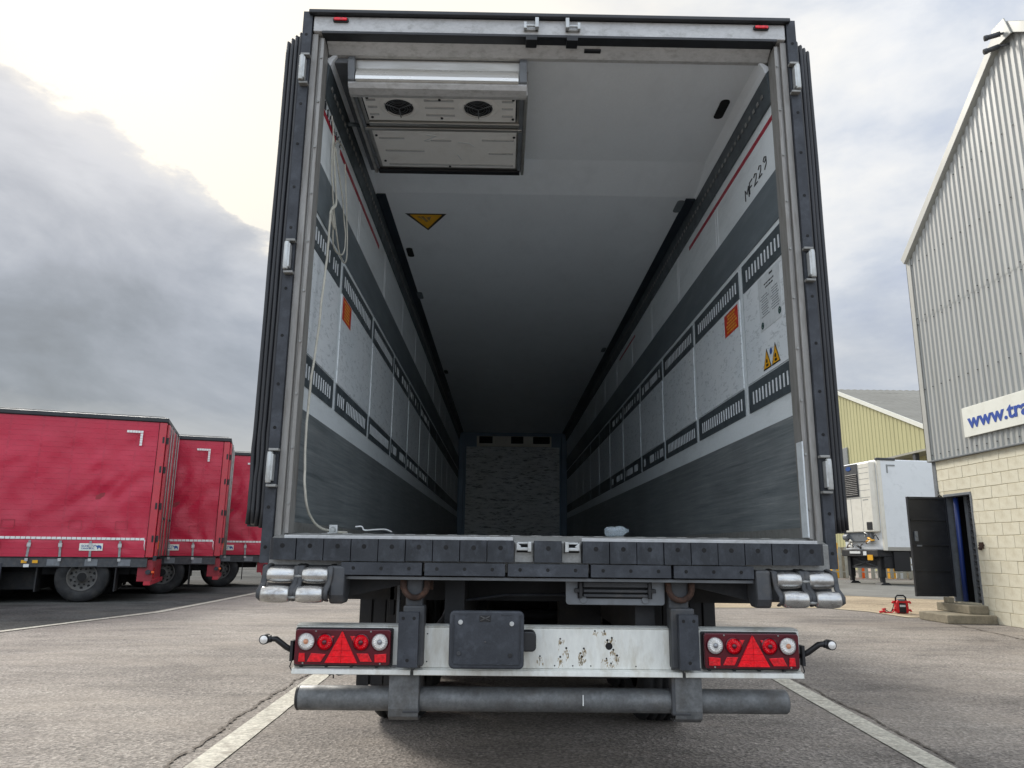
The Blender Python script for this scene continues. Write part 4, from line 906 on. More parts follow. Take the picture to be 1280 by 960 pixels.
mb = MB(); mb.box(-1.055, -1.01, 0.10, 0.14, 1.268, 1.271); mb.box(-1.053, -1.013, 0.132, 0.138, 1.271, 1.308); mb.cyl((-1.033, 0.110, 1.280), (-1.033, 0.130, 1.290), 0.012, 12)
cl = mb.build('metal_clamp', M_['zinc'], None, 0.002); tag(cl, 'small zinc bracket standing on the trailer floor by the left wall', 'bracket')
mb = MB(); mb.tube(smooth([(-0.93, 0.14, 1.300), (-0.90, 0.15, 1.302), (-0.885, 0.14, 1.285), (-0.84, 0.16, 1.288), (-0.79, 0.18, 1.29), (-0.76, 0.2, 1.279)]), 0.004, 6)
tag(mb.build('wire_scrap', M_['zinc']), 'short bent bit of wire on the trailer floor next to the zinc bracket', 'wire')
mb = MB(); mb.lathe([(0.0, 0), (0.018, 0.0), (0.026, 0.012), (0.0285, 0.05), (0.025, 0.07), (0.0285, 0.09), (0.028, 0.12), (0.018, 0.14), (0.010, 0.150), (0.010, 0.162), (0, 0.162)], (0.255, 0.12, 1.290), (1, 0.15, 0.05), 18)
for q_, v_ in enumerate(mb.v): mb.v[q_] = (0.33+(v_[0]-0.33)*0.72, 0.12+(v_[1]-0.12)*0.8, 1.266+(v_[2]-1.262)*0.85)
tag(mb.build('plastic_bottle', M_['bottle']), 'crumpled clear plastic bottle lying on the trailer floor behind the sill', 'bottle')

# ================================================================== RED CURTAIN-SIDED TRAILERS
def red_trailer():
    # local +X runs to the front, near side at Y=0, far side at Y=-2.55, rear at X=0
    t = empty('curtainsider_trailer', (-7.745, 13.133, 0), R(198), 'red curtain-sided trailer, nearest of the parked row, cut off by the left edge', 'trailer', 'red curtain-sided trailers parked in a row')
    LN = 13.6
    mb = MB(); nx, nz = 200, 46
    def cur(i, j):
        x = 0.16+(LN-0.3)*i/nx; z = 0.93+2.93*j/nz
        fr = min(1, (j/nz)*4)*min(1, (1-j/nz)*5)
        y = 0.05*noise.noise((x*1.1+z*0.9, z*0.8, 3))*fr + 0.024*noise.noise((x*3.4+z*1.6, z*2.6-x, 9))*fr
        y += 0.05*math.exp(-((x-1.1)**2/0.5+(z-2.3)**2/0.35))*noise.noise((x*4+z*3, z*1.5, 1))
        # diagonal pull folds out of the lower rear corner
        d = math.hypot(x-0.2, z-0.95); a_ = math.atan2(z-0.95, x-0.2)
        y += 0.030*math.sin(a_*11)*math.exp(-d*1.1)*min(1, d*3)
        if z < 1.28: y = y*0.3 + 0.007*math.sin(x*5.9)+0.012
        return (x, y+0.012, z)
    vs = [cur(i, j) for j in range(nz+1) for i in range(nx+1)]
    fs = [(j*(nx+1)+i, j*(nx+1)+i+1, (j+1)*(nx+1)+i+1, (j+1)*(nx+1)+i) for j in range(nz) for i in range(nx)]
    mb.add(vs, fs, 0, True); cu = mb.build('side_curtain', M_['red_curtain'], t)
    mb = MB(); mb.box(0.1, LN-0.1, -2.53, -0.03, 0.98, 3.86); mb.build('load_space', M_['red_dark'], t)
    mb = MB(); mb.box(0.0, 0.145, -0.10, 0.03, 0.93, 3.86); mb.build('corner_post', M_['red_paint'], t, 0.008)
    mb = MB(); mb.box(LN-0.15, LN, -2.55, 0.02, 0.93, 3.90); mb.build('front_wall', M_['red_paint'], t, 0.01)
    mb = MB(); mb.box(-0.03, LN, -2.56, 0.05, 3.862, 3.965); mb.build('roof_edge', M_['roofcap'], t, 0.02)
    mb = MB(); mb.tube([(0.05, 0.03, 3.985), (LN, 0.03, 3.985)], 0.008, 6); mb.build('roof_cord', M_['steel'], t)
    for k, y in enumerate((-1.27, -2.5)):
        mb = MB(); mb.box(-0.045, -0.005, y, y+1.16, 0.95, 3.84); dr = mb.build('rear_door', M_['red_paint'], t, 0.008)
        for yy in (y+0.35, y+0.85):
            mb = MB(); mb.cyl((-0.065, yy, 0.95), (-0.065, yy, 3.84), 0.014, 8); mb.build('lock_rod', M_['steel'], dr)
        mb = MB(); mb.box(-0.075, -0.046, y+0.33, y+0.60, 1.75, 1.80); mb.build('door_handle', M_['black'], dr)
    for z in (1.25, 1.95, 2.75, 3.4):
        mb = MB(); mb.box(-0.055, -0.002, -0.125, -0.075, z, z+0.14); mb.build('door_hinge', M_['black'], t)
        mb = MB(); mb.box(0.02, 0.06, 0.028, 0.036, z, z+0.14); mb.build('hinge_leaf', M_['black'], t)
    mb = MB(); mb.box(-0.05, -0.003, -0.62, -0.30, 1.10, 1.28); mb.build('rear_marker_board', M_['orange'], t)
    # reflective tape: dashes along the bottom and a corner mark
    mb = MB(); n = 0; x = 0.20
    while x < LN-0.4 and n < 400:
        q0 = cur(0, 0); mb.box(x, x+0.082, 0.030, 0.036, 1.285, 1.335); x += 0.093; n += 1
    tag(mb.build('reflective_tape', M_['retro'], t), kind='stuff')
    mb = MB(); mb.tube([(0.19, 0.036, 1.30), (0.19, 0.038, 1.18), (0.17, 0.036, 1.08)], 0.008, 6); mb.build('pull_strap', M_['retro'], t)
    mb = MB()
    for k in range(6): mb.box(0.46+0.055*k, 0.51+0.055*k, 0.050, 0.056, 3.60, 3.65)
    for k in range(5): mb.box(0.46, 0.51, 0.050, 0.056, 3.54-0.055*k, 3.59-0.055*k)
    mb.build('corner_marking', M_['retro'], t)
    for k in range(3):
        for (z0, z1) in ((1.50, 1.68),):
            x = 0.55+0.88*k+(0.35 if k == 2 else 0); mb = MB(); 
            for b in ((x, x+0.24, z0, z0+0.006), (x, x+0.24, z1-0.006, z1), (x, x+0.006, z0, z1), (x+0.234, x+0.24, z0, z1)): mb.box(b[0], b[1], 0.045, 0.05, b[2], b[3])
            mb.build('patch_outline', M_['red_dark'], t)
    bm_ = None
    for k in range(24):
        x = 0.66+0.56*k
        if bm_ is None:
            mb = MB(); mb.box(-0.022, 0.022, 0.036, 0.046, -0.33, 0.0, 0); mb.box(-0.035, 0.035, 0.046, 0.062, -0.13, -0.05, 1); mb.box(-0.03, 0.03, 0.04, 0.05, -0.42, -0.36, 1)
            b = mb.build('buckle_strap', [M_['strap'], M_['zinc']], t, 0.0, loc=(x, 0, 1.26)); bm_ = b.data
        else: b = inst('buckle_strap', bm_, t, loc=(x, 0, 1.26))
        b.rotation_euler = (0, random.uniform(-.06, .06), 0)
    pl = MB(); pl.box(0.98, 1.42, 0.040, 0.048, 1.06, 1.21); pc = pl.build('white_placard', M_['signwhite'], t)
    me = text_mesh('SCHMITZ', 0.062, 0.001, 0.001); me.materials.append(M_['blueprint'])
    inst('lettering', me, pc, (1.385, 0.050, 1.135), (PI/2, 0, PI))
    me = text_mesh('CARGOBULL', 0.044, 0.001, 0.001); me.materials.append(M_['blueprint'])
    inst('lettering', me, pc, (1.385, 0.050, 1.090), (PI/2, 0, PI))
    e = MB(); e.prism([(1.09, 1.16), (1.07, 1.175), (1.03, 1.17), (1.005, 1.15), (1.0, 1.09), (1.02, 1.09), (1.03, 1.12), (1.055, 1.12), (1.065, 1.09), (1.08, 1.09), (1.085, 1.13), (1.11, 1.15), (1.125, 1.17), (1.12, 1.185), (1.105, 1.17)], 1, 0.0485, 0.051); e.build('elephant_emblem', M_['blueprint'], pc)
    # chassis
    mb = MB(); mb.box(0.10, LN-0.2, -2.5, -0.02, 0.90, 0.97); mb.box(0.10, LN-0.3, -0.10, 0.0, 0.72, 0.90); mb.box(0.10, LN-0.3, -2.50, -2.42, 0.72, 0.90); mb.build('side_rail', M_['castiron'], t, 0.006)
    for x in (0.42, 1.05, 1.75, 2.9, 4.1):
        mb = MB(); mb.box(x, x+0.24, 0.001, 0.01, 0.745, 0.88); mb.build('pallet_plate', M_['greypaint'], t, 0.004)
    for x, mm in ((2.15, 'yellow'), (2.35, 'yellow'), (2.3, 'retro')):
        mb = MB(); mb.box(x, x+0.10, 0.011, 0.02, (0.80 if mm == 'yellow' else 0.72), (0.86 if mm == 'yellow' else 0.78)); mb.build('side_label', M_[mm], t)
    for y in (-0.75, -1.75):
        mb = MB(); mb.box(0.3, LN-1, y-0.05, y+0.05, 0.55, 0.9); mb.build('chassis_beam', M_['chassis'], t)
    for xc in (1.32, 3.35, 4.70):
        for y, o in ((-0.22, 1), (-2.30, -1)): wheel(t, (xc, y, 0.52), 0.52, 0.36, (0, 1, 0), (0, o, 0))
        mb = MB(); mb.cyl((xc, -0.2, 0.52), (xc, -2.3, 0.52), 0.07, 12); mb.build('axle', M_['chassis'], t)
    mb = MB(); mb.box(0.5, 9.0, -2.3, -0.62, 0.55, 0.72); mb.box(2.2, 2.9, -2.3, -0.5, 0.25, 0.6); mb.box(5.6, 8.0, -2.4, -0.3, 0.3, 0.8); mb.build('underfloor_gear', M_['chassis'], t)
    for x in (0.68, 2.15, 4.02):
        mb = MB(); mb.box(x, x+0.025, -0.42, -0.05, 0.22, 0.72); mb.build('mud_flap', M_['chassis'], t)
    mb = MB(); mb.box(2.78, 2.99, -0.02, 0.02, 0.10, 0.80); mb.build('side_panel', M_['rubber'], t, 0.01)
    mb = MB(); mb.box(0.06, 0.11, -2.45, -0.10, 0.40, 0.86); rb = mb.build('rear_light_panel', M_['red_dark'], t, 0.008)
    mb = MB(); mb.box(0.0, 0.14, -2.45, -0.06, 0.34, 0.44); mb.build('rear_underrun', M_['red_paint'], t, 0.01)
    mb = MB(); mb.box(-0.02, 0.28, -0.10, -0.06, 0.42, 0.88); mb.build('side_flap', M_['red_dark'], t, 0.008)
    mb = MB(); mb.cyl((0.06, -0.05, 0.62), (0.06, 0.05, 0.62), 0.05, 14); mb.build('side_buffer', M_['rubber'], t)
    mb = MB(); mb.box(-0.06, 0.0, -0.16, -0.02, 0.86, 0.96); mb.build('corner_buffer', M_['rubber'], t)
    mb = MB(); mb.cyl((-0.03, -0.3, 0.6), (-0.01, -0.3, 0.6), 0.03, 12); mb.box(-0.01, 0.05, -0.55, -0.15, 0.48, 0.70); mb.build('rear_lamp', M_['lampred2'], t)
    mb = MB(); mb.box(-0.05, 0.0, -0.10, 0.0, 0.60, 0.64); mb.build('number_lamp', M_['orange'], t)
    return t
RT = red_trailer()
R2 = copy_tree(RT); R2.location = (-7.42, 16.19, 0); R2['label'] = 'red curtain-sided trailer in the middle of the parked row, behind the nearest one'
R3 = copy_tree(RT); R3.location = (-7.22, 19.55, 0); R3['label'] = 'red curtain-sided trailer farthest in the row, half hidden behind the open trailer'

# ================================================================== GREY WAREHOUSE ON THE RIGHT
WX = 8.5
WH = empty('warehouse', (WX, 11.45, 0), 0, 'tall grey corrugated warehouse gable on a cream block base at the right', 'building')
Y0, YA = 11.45, 7.80     # far corner, apex (world y); second eave out of frame
YB = 2*YA-Y0
ZE, ZA, ZB = 7.40, 10.15, 3.05
def W(p): return (p[0]-WX, p[1]-11.45, p[2])
def gz(y): return ZE+(ZA-ZE)*(1-abs(y-YA)/(Y0-YA))
# corrugated gable: a folded sheet, clipped by the roof line
ys = []; y = Y0+0.12; 
while y > YB-0.1:
    for dy, off in ((0, 0), (0.045, 0), (0.07, -0.024), (0.12, -0.024)): ys.append((y-dy, off))
    y -= 0.145
ZL = 5.95
def clad(z0, ztop, extra, y0, y1):
    mb = MB(); vs = []; k = 0
    for (yy, off) in ys:
        if yy > y0 or yy < y1: continue
        zt = min(ztop, max(z0, gz(min(yy, Y0))-0.05)); vs += [(off-0.02-extra, yy-11.45, z0), (off-0.02-extra, yy-11.45, zt)]; k += 1
    mb.add(vs, [(2*i, 2*i+1, 2*i+3, 2*i+2) for i in range(k-1)]); return mb.build('cladding_sheet', M_['cladding'], WH)
n_ = 0; yy0 = Y0+0.13
while yy0 > YB:      # sheets seven ribs wide, side laps one on top of the other
    y1_ = yy0-7*0.145-0.03; e = 0.003*(n_ % 2)
    clad(ZB-0.02, ZL+0.08, e, yy0, y1_)
    if gz(min(yy0, Y0)) > ZL or gz(y1_) > ZL: clad(ZL, 99, e+0.006, yy0, y1_)
    yy0 -= 7*0.145; n_ += 1
mb = MB()
for zf in (3.14, 4.5, 5.88, 6.02, 7.2, 8.4):
    y = Y0-0.04; k = 0
    while y > 6.5:
        if gz(y)-0.2 > zf: mb.cyl((-0.062, y-11.45, zf), (-0.045, y-11.45, zf), 0.011, 6)
        y -= 0.29
tag(mb.build('cladding_screws', M_['castiron'], WH), kind='stuff')
mb = MB(); mb.box(-0.075, 0.0, 0.115, 0.135, ZB-0.03, ZE+0.0); mb.box(-0.075, -0.06, -0.02, 0.135, ZB-0.03, ZE); mb.build('corner_flashing', M_['barge'], WH, 0.003)
mb = MB(); mb.box(-0.09, -0.0, YB-11.45, 0.10, ZB-0.05, ZB-0.022); mb.build('drip_flashing', M_['greypaint'], WH, 0.003)
# barge boards
def beam(pa, pb, w, h, mb):
    """board in the yz plane of the gable, from pa to pb"""
    (ya, za), (yb, zb) = pa, pb; d = Vector((yb-ya, zb-za)).normalized(); n = Vector((-d.y, d.x))
    if n.y < 0: n = -n
    q = [(ya-11.45, za), (yb-11.45, zb), (yb-11.45+n.x*h, zb+n.y*h), (ya-11.45+n.x*h, za+n.y*h)]
    mb.prism(q, 0, -0.14, 0.02)
mb = MB(); beam((Y0+0.10, ZE-0.12), (YA, ZA-0.04), 0.1, 0.18, mb); mb.build('barge_board', M_['barge'], WH, 0.01)
mb = MB(); beam((YA, ZA-0.04), (YB-0.10, ZE-0.12), 0.1, 0.18, mb); mb.build('barge_board', M_['barge'], WH, 0.01)
mb = MB(); mb.prism([(YA-11.45-0.28, ZA-0.26), (YA-11.45+0.28, ZA-0.26), (YA-11.45+0.16, ZA+0.12), (YA-11.45-0.16, ZA+0.12)], 0, -0.165, -0.142); mb.build('ridge_cap', M_['barge'], WH, 0.005)
mb = MB(); mb.prism([(Y0-11.45+0.10, ZE-0.05), (YA-11.45, ZA+0.02), (YA-11.45, ZA-0.12), (Y0-11.45+0.08, ZE-0.2)], 0, 0.022, 30); mb.prism([(YB-11.45-0.25, ZE-0.2), (YA-11.45, ZA+0.03), (YA-11.45, ZA-0.13), (YB-11.45-0.2, ZE-0.35)], 0, 0.023, 30); mb.build('roof', M_['roofsheet'], WH)
# structural shell behind the blocks
dy0, dy1, dz0, dz1 = 10.36, 11.20, 0.31, 2.29      # door opening
mb = MB()
def wb(y0, y1, z0, z1, x0=-0.010, x1=0.2): mb.box(x0, x1, y0-11.45, y1-11.45, z0, z1)
wb(YB, dy0, 0, ZB); wb(dy1, 11.44, 0, ZB); wb(dy0, dy1, dz1, ZB); wb(dy0, dy1, 0, dz0)
mb.build('block_backing', M_['mortar'], WH)
mb = MB(); mb.box(0.0, 30, -0.02, -0.005, 0, ZE); mb.build('far_side_wall', M_['cladding'], WH)
mb = MB(); mb.box(0.012, 0.10, -0.01, 0.09, 0, ZB-0.05); mb.box(-0.03, 0.012, -0.06, 0.06, 1.9, ZB-.05); mb.build('corner_stanchion', M_['greypaint'], WH, 0.005)
# blocks
rd = random.Random(12); nblk = 0; meshes = []
for k in range(6):
    mb = MB(); L = 0.44; H = 0.206; d = rd.uniform(0.0, 0.004)
    j = lambda s=0.0025: rd.uniform(-s, s)
    vs = [(-0.016-d+j(), 0.004+j(), 0.003+j()), (-0.016-d+j(), L-0.004+j(), 0.003+j()), (-0.016-d+j(), L-0.004+j(), H+j()), (-0.016-d+j(), 0.004+j(), H+j()),
          (0.02, 0, 0), (0.02, L, 0), (0.02, L, H+.003), (0.02, 0, H+.003)]
    mb.add(vs, [(3, 2, 1, 0), (4, 5, 6, 7), (0, 1, 5, 4), (1, 2, 6, 5), (2, 3, 7, 6), (3, 0, 4, 7)]); o = mb.build('block', M_['block'], WH, 0.004, seg=1); meshes.append(o.data); bpy.data.objects.remove(o)
course = 0; z = 0.0
while z < ZB-0.1:
    h = 0.2175; y = 11.43 - (0.0 if course % 2 else 0.22); first = course % 2 == 0
    def put(ya, yb):
        L = ya-yb
        if L < 0.06: return
        o = inst('block', rd.choice(meshes), WH, (rd.uniform(-.002, .002), yb-11.45, z+0.002), None, 0.0035, 1); o.scale = (1, (L-0.001)/0.44, min(1, (ZB-0.05-z)/0.212)*1.018)
    spans = []
    if z+0.1 > dz0 and z+0.1 < dz1: spans = [(11.43, dy1+0.03), (dy0-0.0, 4.6)]
    else: spans = [(11.43, 4.6)]
    for a, b in spans:
        y = a; L0 = 0.22 if course % 2 else 0.44
        if a < 11: L0 = 0.33 if course % 2 else 0.16
        while y-b > 0.02:
            L = min(L0, y-b); put(y, y-L); y -= L; L0 = 0.44
    z += h; course += 1
# doorway
mb = MB()
mb.box(-0.03, 0.16, dy1-0.005-11.45, dy1+0.045-11.45, dz0, dz1+0.04); mb.box(-0.03, 0.16, dy0-0.01-11.45, dy0+0.035-11.45, dz0, dz1); mb.box(-0.032, 0.16, dy0-11.45, dy1-.006-11.45, dz1-0.005, dz1+0.045)
mb.build('door_frame', M_['greypaint'], WH, 0.004)
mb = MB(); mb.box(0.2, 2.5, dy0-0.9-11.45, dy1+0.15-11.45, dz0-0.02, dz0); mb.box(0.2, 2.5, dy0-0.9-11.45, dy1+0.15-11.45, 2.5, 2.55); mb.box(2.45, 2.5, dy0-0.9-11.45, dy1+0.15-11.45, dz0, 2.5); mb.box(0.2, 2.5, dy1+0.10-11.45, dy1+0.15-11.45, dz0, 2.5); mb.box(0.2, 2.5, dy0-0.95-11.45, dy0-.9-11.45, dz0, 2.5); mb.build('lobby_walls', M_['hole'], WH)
for k in range(17):
    z = dz0+0.02+k*0.115; mb = MB(); mb.prism([(0.24, z), (0.205, z+0.045), (0.24, z+0.095), (0.26, z+0.105), (0.26, z)], 1, dy0+0.036-11.45, dy0+0.50-11.45); mb.build('shutter_slat', M_['castiron'], WH)
mb = MB(); mb.box(0.20, 0.27, dy0+0.50-11.45, dy0+0.60-11.45, dz0, 2.28); mb.build('shutter_guide', M_['greypaint'], WH)
mb = MB(); mb.tube([(0.10, dy1-0.12-11.45, dz0+0.01), (0.11, dy1-0.12-11.45, 1.3), (0.10, dy1-0.15-11.45, 2.27)], 0.045, 12); mb.build('blue_hose', M_['blue'], WH)
mb = MB(); mb.box(-0.02, 0.0, dy0-0.22-11.45, dy0-0.02-11.45, 1.34, 1.37); mb.box(-0.05, -0.016, dy0-0.20-11.45, dy0-0.10-11.45, 1.30, 1.41); mb.cyl((-0.06, dy0-0.12-11.45, 1.30), (-0.02, dy0-0.12-11.45, 1.30), 0.03, 10); mb.build('padlock_hasp', M_['rust'], WH, 0.003)
mb = MB(); mb.tube([(-0.02, dy1+0.1-11.45, 2.3), (-0.05, dy1+0.14-11.45, 2.34), (-0.03, dy1+0.2-11.45, 2.30), (-0.03, dy1+0.2-11.45, 2.42)], 0.015, 6); mb.build('hold_back_catch', M_['castiron'], WH)
# door leaf standing open at a right angle
DL = MB(); dyy = dy1-0.02-11.45; DL.box(-0.80, -0.035, dyy-0.02, dyy+0.02, 0.40, 2.285); dl = DL.build('steel_door', M_['doorpaint'], WH, 0.004); dl['label'] = 'black steel door leaf standing open'
mb = MB()
for z in (0.42, 0.88, 1.36, 1.84, 2.25): mb.box(-0.79, -0.045, dyy-0.045, dyy-0.021, z-0.016, z+0.016)
mb.box(-0.80, -0.77, dyy-0.045, dyy-0.021, 0.40, 2.285); mb.box(-0.07, -0.036, dyy-0.046, dyy-0.021, 0.40, 2.285); mb.build('door_rib', M_['doorpaint'], dl, 0.003)
mb = MB(); mb.box(-0.725, -0.665, dyy-0.058, dyy-0.021, 1.43, 1.62); mb.cyl((-0.70, dyy-0.09, 1.52), (-0.70, dyy-0.05, 1.52), 0.014, 8); mb.box(-0.70, -0.60, dyy-0.05, dyy-0.022, 1.33, 1.36); mb.build('door_handle', M_['greypaint'], dl, 0.003)
# sign on the cladding
SG = MB(); SG.box(-0.10, -0.07, 6.6-11.45, 10.21-11.45, 3.32, 3.87); 
sg = empty('sign_board', (WX, 11.45, 0), 0, 'long white sign with blue web address letters on the grey cladding', 'sign')
SG.build('board', M_['signwhite'], sg, 0.004)
me = text_mesh('www.trailer', 0.40, 0.003, 0.010, 1.0); me.materials.append(M_['signblue'])
xs_ = [v.co.x for v in me.vertices]
lt = inst('lettering', me, sg, (-0.104, 10.045-11.45, 3.475), (PI/2, 0, -PI/2)); 
SCX = 2.27/(max(xs_)-min(xs_)); lt.scale = (SCX, 0.93, 1)
# cctv cameras at the apex
def cctv(loc, d, lab):
    d = Vector(d).normalized(); c = Vector((0, 0, 0)); base = Vector(loc)
    t = empty('security_camera', base, 0, lab, 'camera', 'security cameras on the warehouse gable')
    m1 = MB(); m1.cyl(d*0.12, d*0.34, 0.045, 16, 0.042); m1.cyl(d*0.31, d*0.36, 0.050, 16); m1.build('camera_body', M_['castiron'], t)
    m1 = MB(); m1.cyl(d*0.361, d*0.365, 0.038, 16); m1.build('lens', M_['hole'], t)
    m1 = MB(); m1.tube([(0.15, 0, -0.02), (0.04, 0, 0.0), d*0.14], 0.022, 8); m1.cyl((0.14, 0, -0.02), (0.17, 0, -0.02), 0.06, 12); m1.build('wall_bracket', M_['castiron'], t)
    return t
cctv((8.40, 7.66, 10.02), (-0.55, 0.25, -0.06), 'upper grey security camera under the warehouse ridge cap')
cctv((8.40, 7.74, 9.84), (-0.85, 0.30, -0.22), 'lower grey security camera pointing out from the warehouse gable')

# steps
mb = MB(); mb.prism([(7.60, 10.02), (8.47, 10.00), (8.47, 11.10), (8.2, 11.10), (7.60, 10.95)], 2, 0, 0.15); st_ = empty('concrete_steps', (8.2, 10.5, 0), 0, 'two worn concrete steps below the warehouse door', 'steps')
o = mb.build('lower_step', M_['concrete'], st_, 0.015); o.location = (-8.2, -10.5, 0)
mb = MB(); mb.box(8.12, 8.47, 10.22, 11.25, 0.15, 0.30); o = mb.build('upper_step', M_['concrete'], st_, 0.015); o.location = (-8.2, -10.5, 0)
mb = MB(); mb.box(8.18, 8.30, 10.95, 11.1, 0.30, 0.40); o = mb.build('loose_block', M_['concrete'], st_, 0.01); o.location = (-8.2, -10.5, 0)

# ================================================================== JUMP STARTER PACK
bp = empty('jump_starter_pack', (7.93, 12.2, 0.012), R(-8), 'red and black portable battery booster standing on the dirt beside the steps', 'battery pack')
mb = MB(); mb.prism([(-0.11, 0), (0.11, 0), (0.125, 0.06), (0.115, 0.20), (0.09, 0.25), (-0.09, 0.25), (-0.115, 0.20), (-0.125, 0.06)], 1, -0.07, 0.07); mb.build('casing', M_['packred'], bp, 0.015)
mb = MB(); mb.box(-0.065, 0.065, -0.080, -0.071, 0.01, 0.20); mb.build('front_panel', M_['black'], bp, 0.004)
mb = MB(); mb.box(-0.055, 0.055, -0.084, -0.081, 0.125, 0.165); mb.build('badge', M_['paper'], bp, 0.001)
mb = MB(); mb.box(-0.06, 0.06, -0.078, 0.05, 0.235, 0.275); mb.build('control_panel', M_['greypaint'], bp, 0.01)
mb = MB(); mb.tube([(-0.10, 0, 0.22), (-0.095, 0, 0.31), (-0.06, 0, 0.345), (0.06, 0, 0.345), (0.095, 0, 0.31), (0.10, 0, 0.22)], 0.017, 10); mb.build('carry_handle', M_['black'], bp)
for sx in (-1, 1):
    for z in (0.06, 0.22):
        mb = MB(); mb.tube([(sx*0.105, 0, z), (sx*0.165, -0.02, z-0.0), (sx*0.175, -0.03, z-0.03)], 0.022, 8); mb.build('cable_hook', M_['packred'], bp)
mb = MB(); mb.tube(smooth([(-0.12, -0.03, 0.12), (-0.19, -0.05, 0.02), (-0.27, -0.08, 0.012), (-0.33, -0.04, 0.012)]), 0.010, 8); mb.tube([(-0.33, -0.04, 0.02), (-0.38, -0.09, 0.03), (-0.46, -0.10, 0.02)], 0.022, 8); mb.tube([(-0.33, -0.03, 0.03), (-0.37, 0.0, 0.07), (-0.30, 0.02, 0.075)], 0.018, 8); mb.build('clamp_lead', M_['packred'], bp)
mb = MB(); mb.tube(smooth([(-0.13, 0.0, 0.2), (-0.18, -0.02, 0.08), (-0.24, -0.03, 0.015), (-0.31, 0.01, 0.06)]), 0.009, 8); mb.build('clamp_lead', M_['black'], bp)

# ================================================================== WHITE REEFER TRAILER BEHIND
th = R(7.5)
WT = empty('white_reefer_trailer', (14.26, 25.2, 0), th, 'white box trailer with refrigeration unit, standing on its legs behind the warehouse corner', 'trailer')
mb = MB(); mb.box(0, 13.4, 0, 2.6, 1.30, 4.74); mb.build('box_body', M_['whitebox'], WT, 0.04)
mb = MB(); mb.box(-0.02, 0.12, -0.02, 0.10, 1.28, 4.70); mb.build('corner_post', M_['creamwhite'], WT, 0.02)
mb = MB(); mb.box(-0.05, 0.75, -0.03, 0.1, 4.70, 4.80); mb.build('roof_corner_cap', M_['castiron'], WT, 0.02)
mb = MB(); mb.box(0.10, 13.4, -0.02, 0.0, 1.28, 1.42); mb.build('bottom_rail', M_['alu'], WT, 0.005)
mb = MB(); mb.box(0.35, 0.72, -0.012, -0.001, 4.48, 4.54); mb.box(0.35, 0.41, -0.012, -0.001, 4.22, 4.475); mb.build('corner_marking', M_['strap'], WT)
for x in (2.1, 4.6, 7.0):
    mb = MB(); mb.box(x, x+0.5, -0.10, -0.021, 1.36, 1.68); mb.build('side_box', M_['castiron'], WT, 0.01)
# refrigeration unit on the front wall
mb = MB(); mb.prism([(-0.22, 0.26), (-0.14, 0.16), (0, 0.14), (0, 2.50), (-0.22, 2.50)], 2, 1.98, 4.66); uo = mb.build('refrigeration_unit', M_['creamwhite'], WT, 0.04)
gx = -0.221
mb = MB(); mb.box(gx-0.03, gx, 0.98, 2.40, 3.36, 4.66); gr = mb.build('grille', M_['castiron'], uo, 0.01)
for k in range(12):
    z = 3.42+k*0.072; mb = MB(); mb.prism([(gx-0.055, z), (gx-0.031, z+0.01), (gx-0.031, z+0.05), (gx-0.06, z+0.018)], 1, 1.02, 2.36); mb.build('grille_slat', M_['black'], gr)
mb = MB(); mb.prism([(1.55+0.17*math.cos(k*PI/10), 4.50+0.09*math.sin(k*PI/10)) for k in range(20)], 0, gx-0.045, gx-0.031); mb.build('blue_badge', M_['blueprint'], gr)
for z in (4.45, 4.25, 4.02, 3.80, 3.58):
    mb = MB(); mb.box(gx-0.004, gx-0.0005, 0.30, 0.97, z, z+0.012); mb.build('cover_seam', M_['strap'], uo)
for b in ((0.30, 2.45, 3.30, 3.315), (0.90, 0.912, 2.0, 3.30), (1.6, 1.612, 2.0, 3.30), (0.45, 0.80, 3.20, 3.23)):
    mb = MB(); mb.box(gx-0.004, gx-0.0005, *b); mb.build('cover_seam', M_['strap'], uo)
mb = MB(); mb.box(gx-0.02, gx-0.0005, 0.32, 0.66, 2.06, 2.36); mb.build('control_panel', M_['black'], uo, 0.01)
mb = MB(); mb.box(gx+0.08, -0.02, 0.6, 2.4, 1.62, 1.96)
mb.cyl((gx+.05, 2.0, 1.80), (gx+.05, 2.3, 1.80), 0.13, 14); mb.build('compressor', M_['greypaint'], uo, 0.02)
rd = random.Random(21)
for k in range(14):
    y = rd.uniform(0.3, 2.2); z = rd.uniform(1.45, 1.9); mb = MB(); mb.tube([(gx+.02, y, z), (gx-0.01, y+rd.uniform(-.2, .2), z+rd.uniform(-.15, .15)), (gx+0.03, y+rd.uniform(-.3, .3), z-.1)], rd.uniform(.015, .04), 7)
    mb.build('engine_pipe', M_[rd.choice(['zinc', 'rust', 'black', 'creamwhite', 'sticker_yel'])], uo)
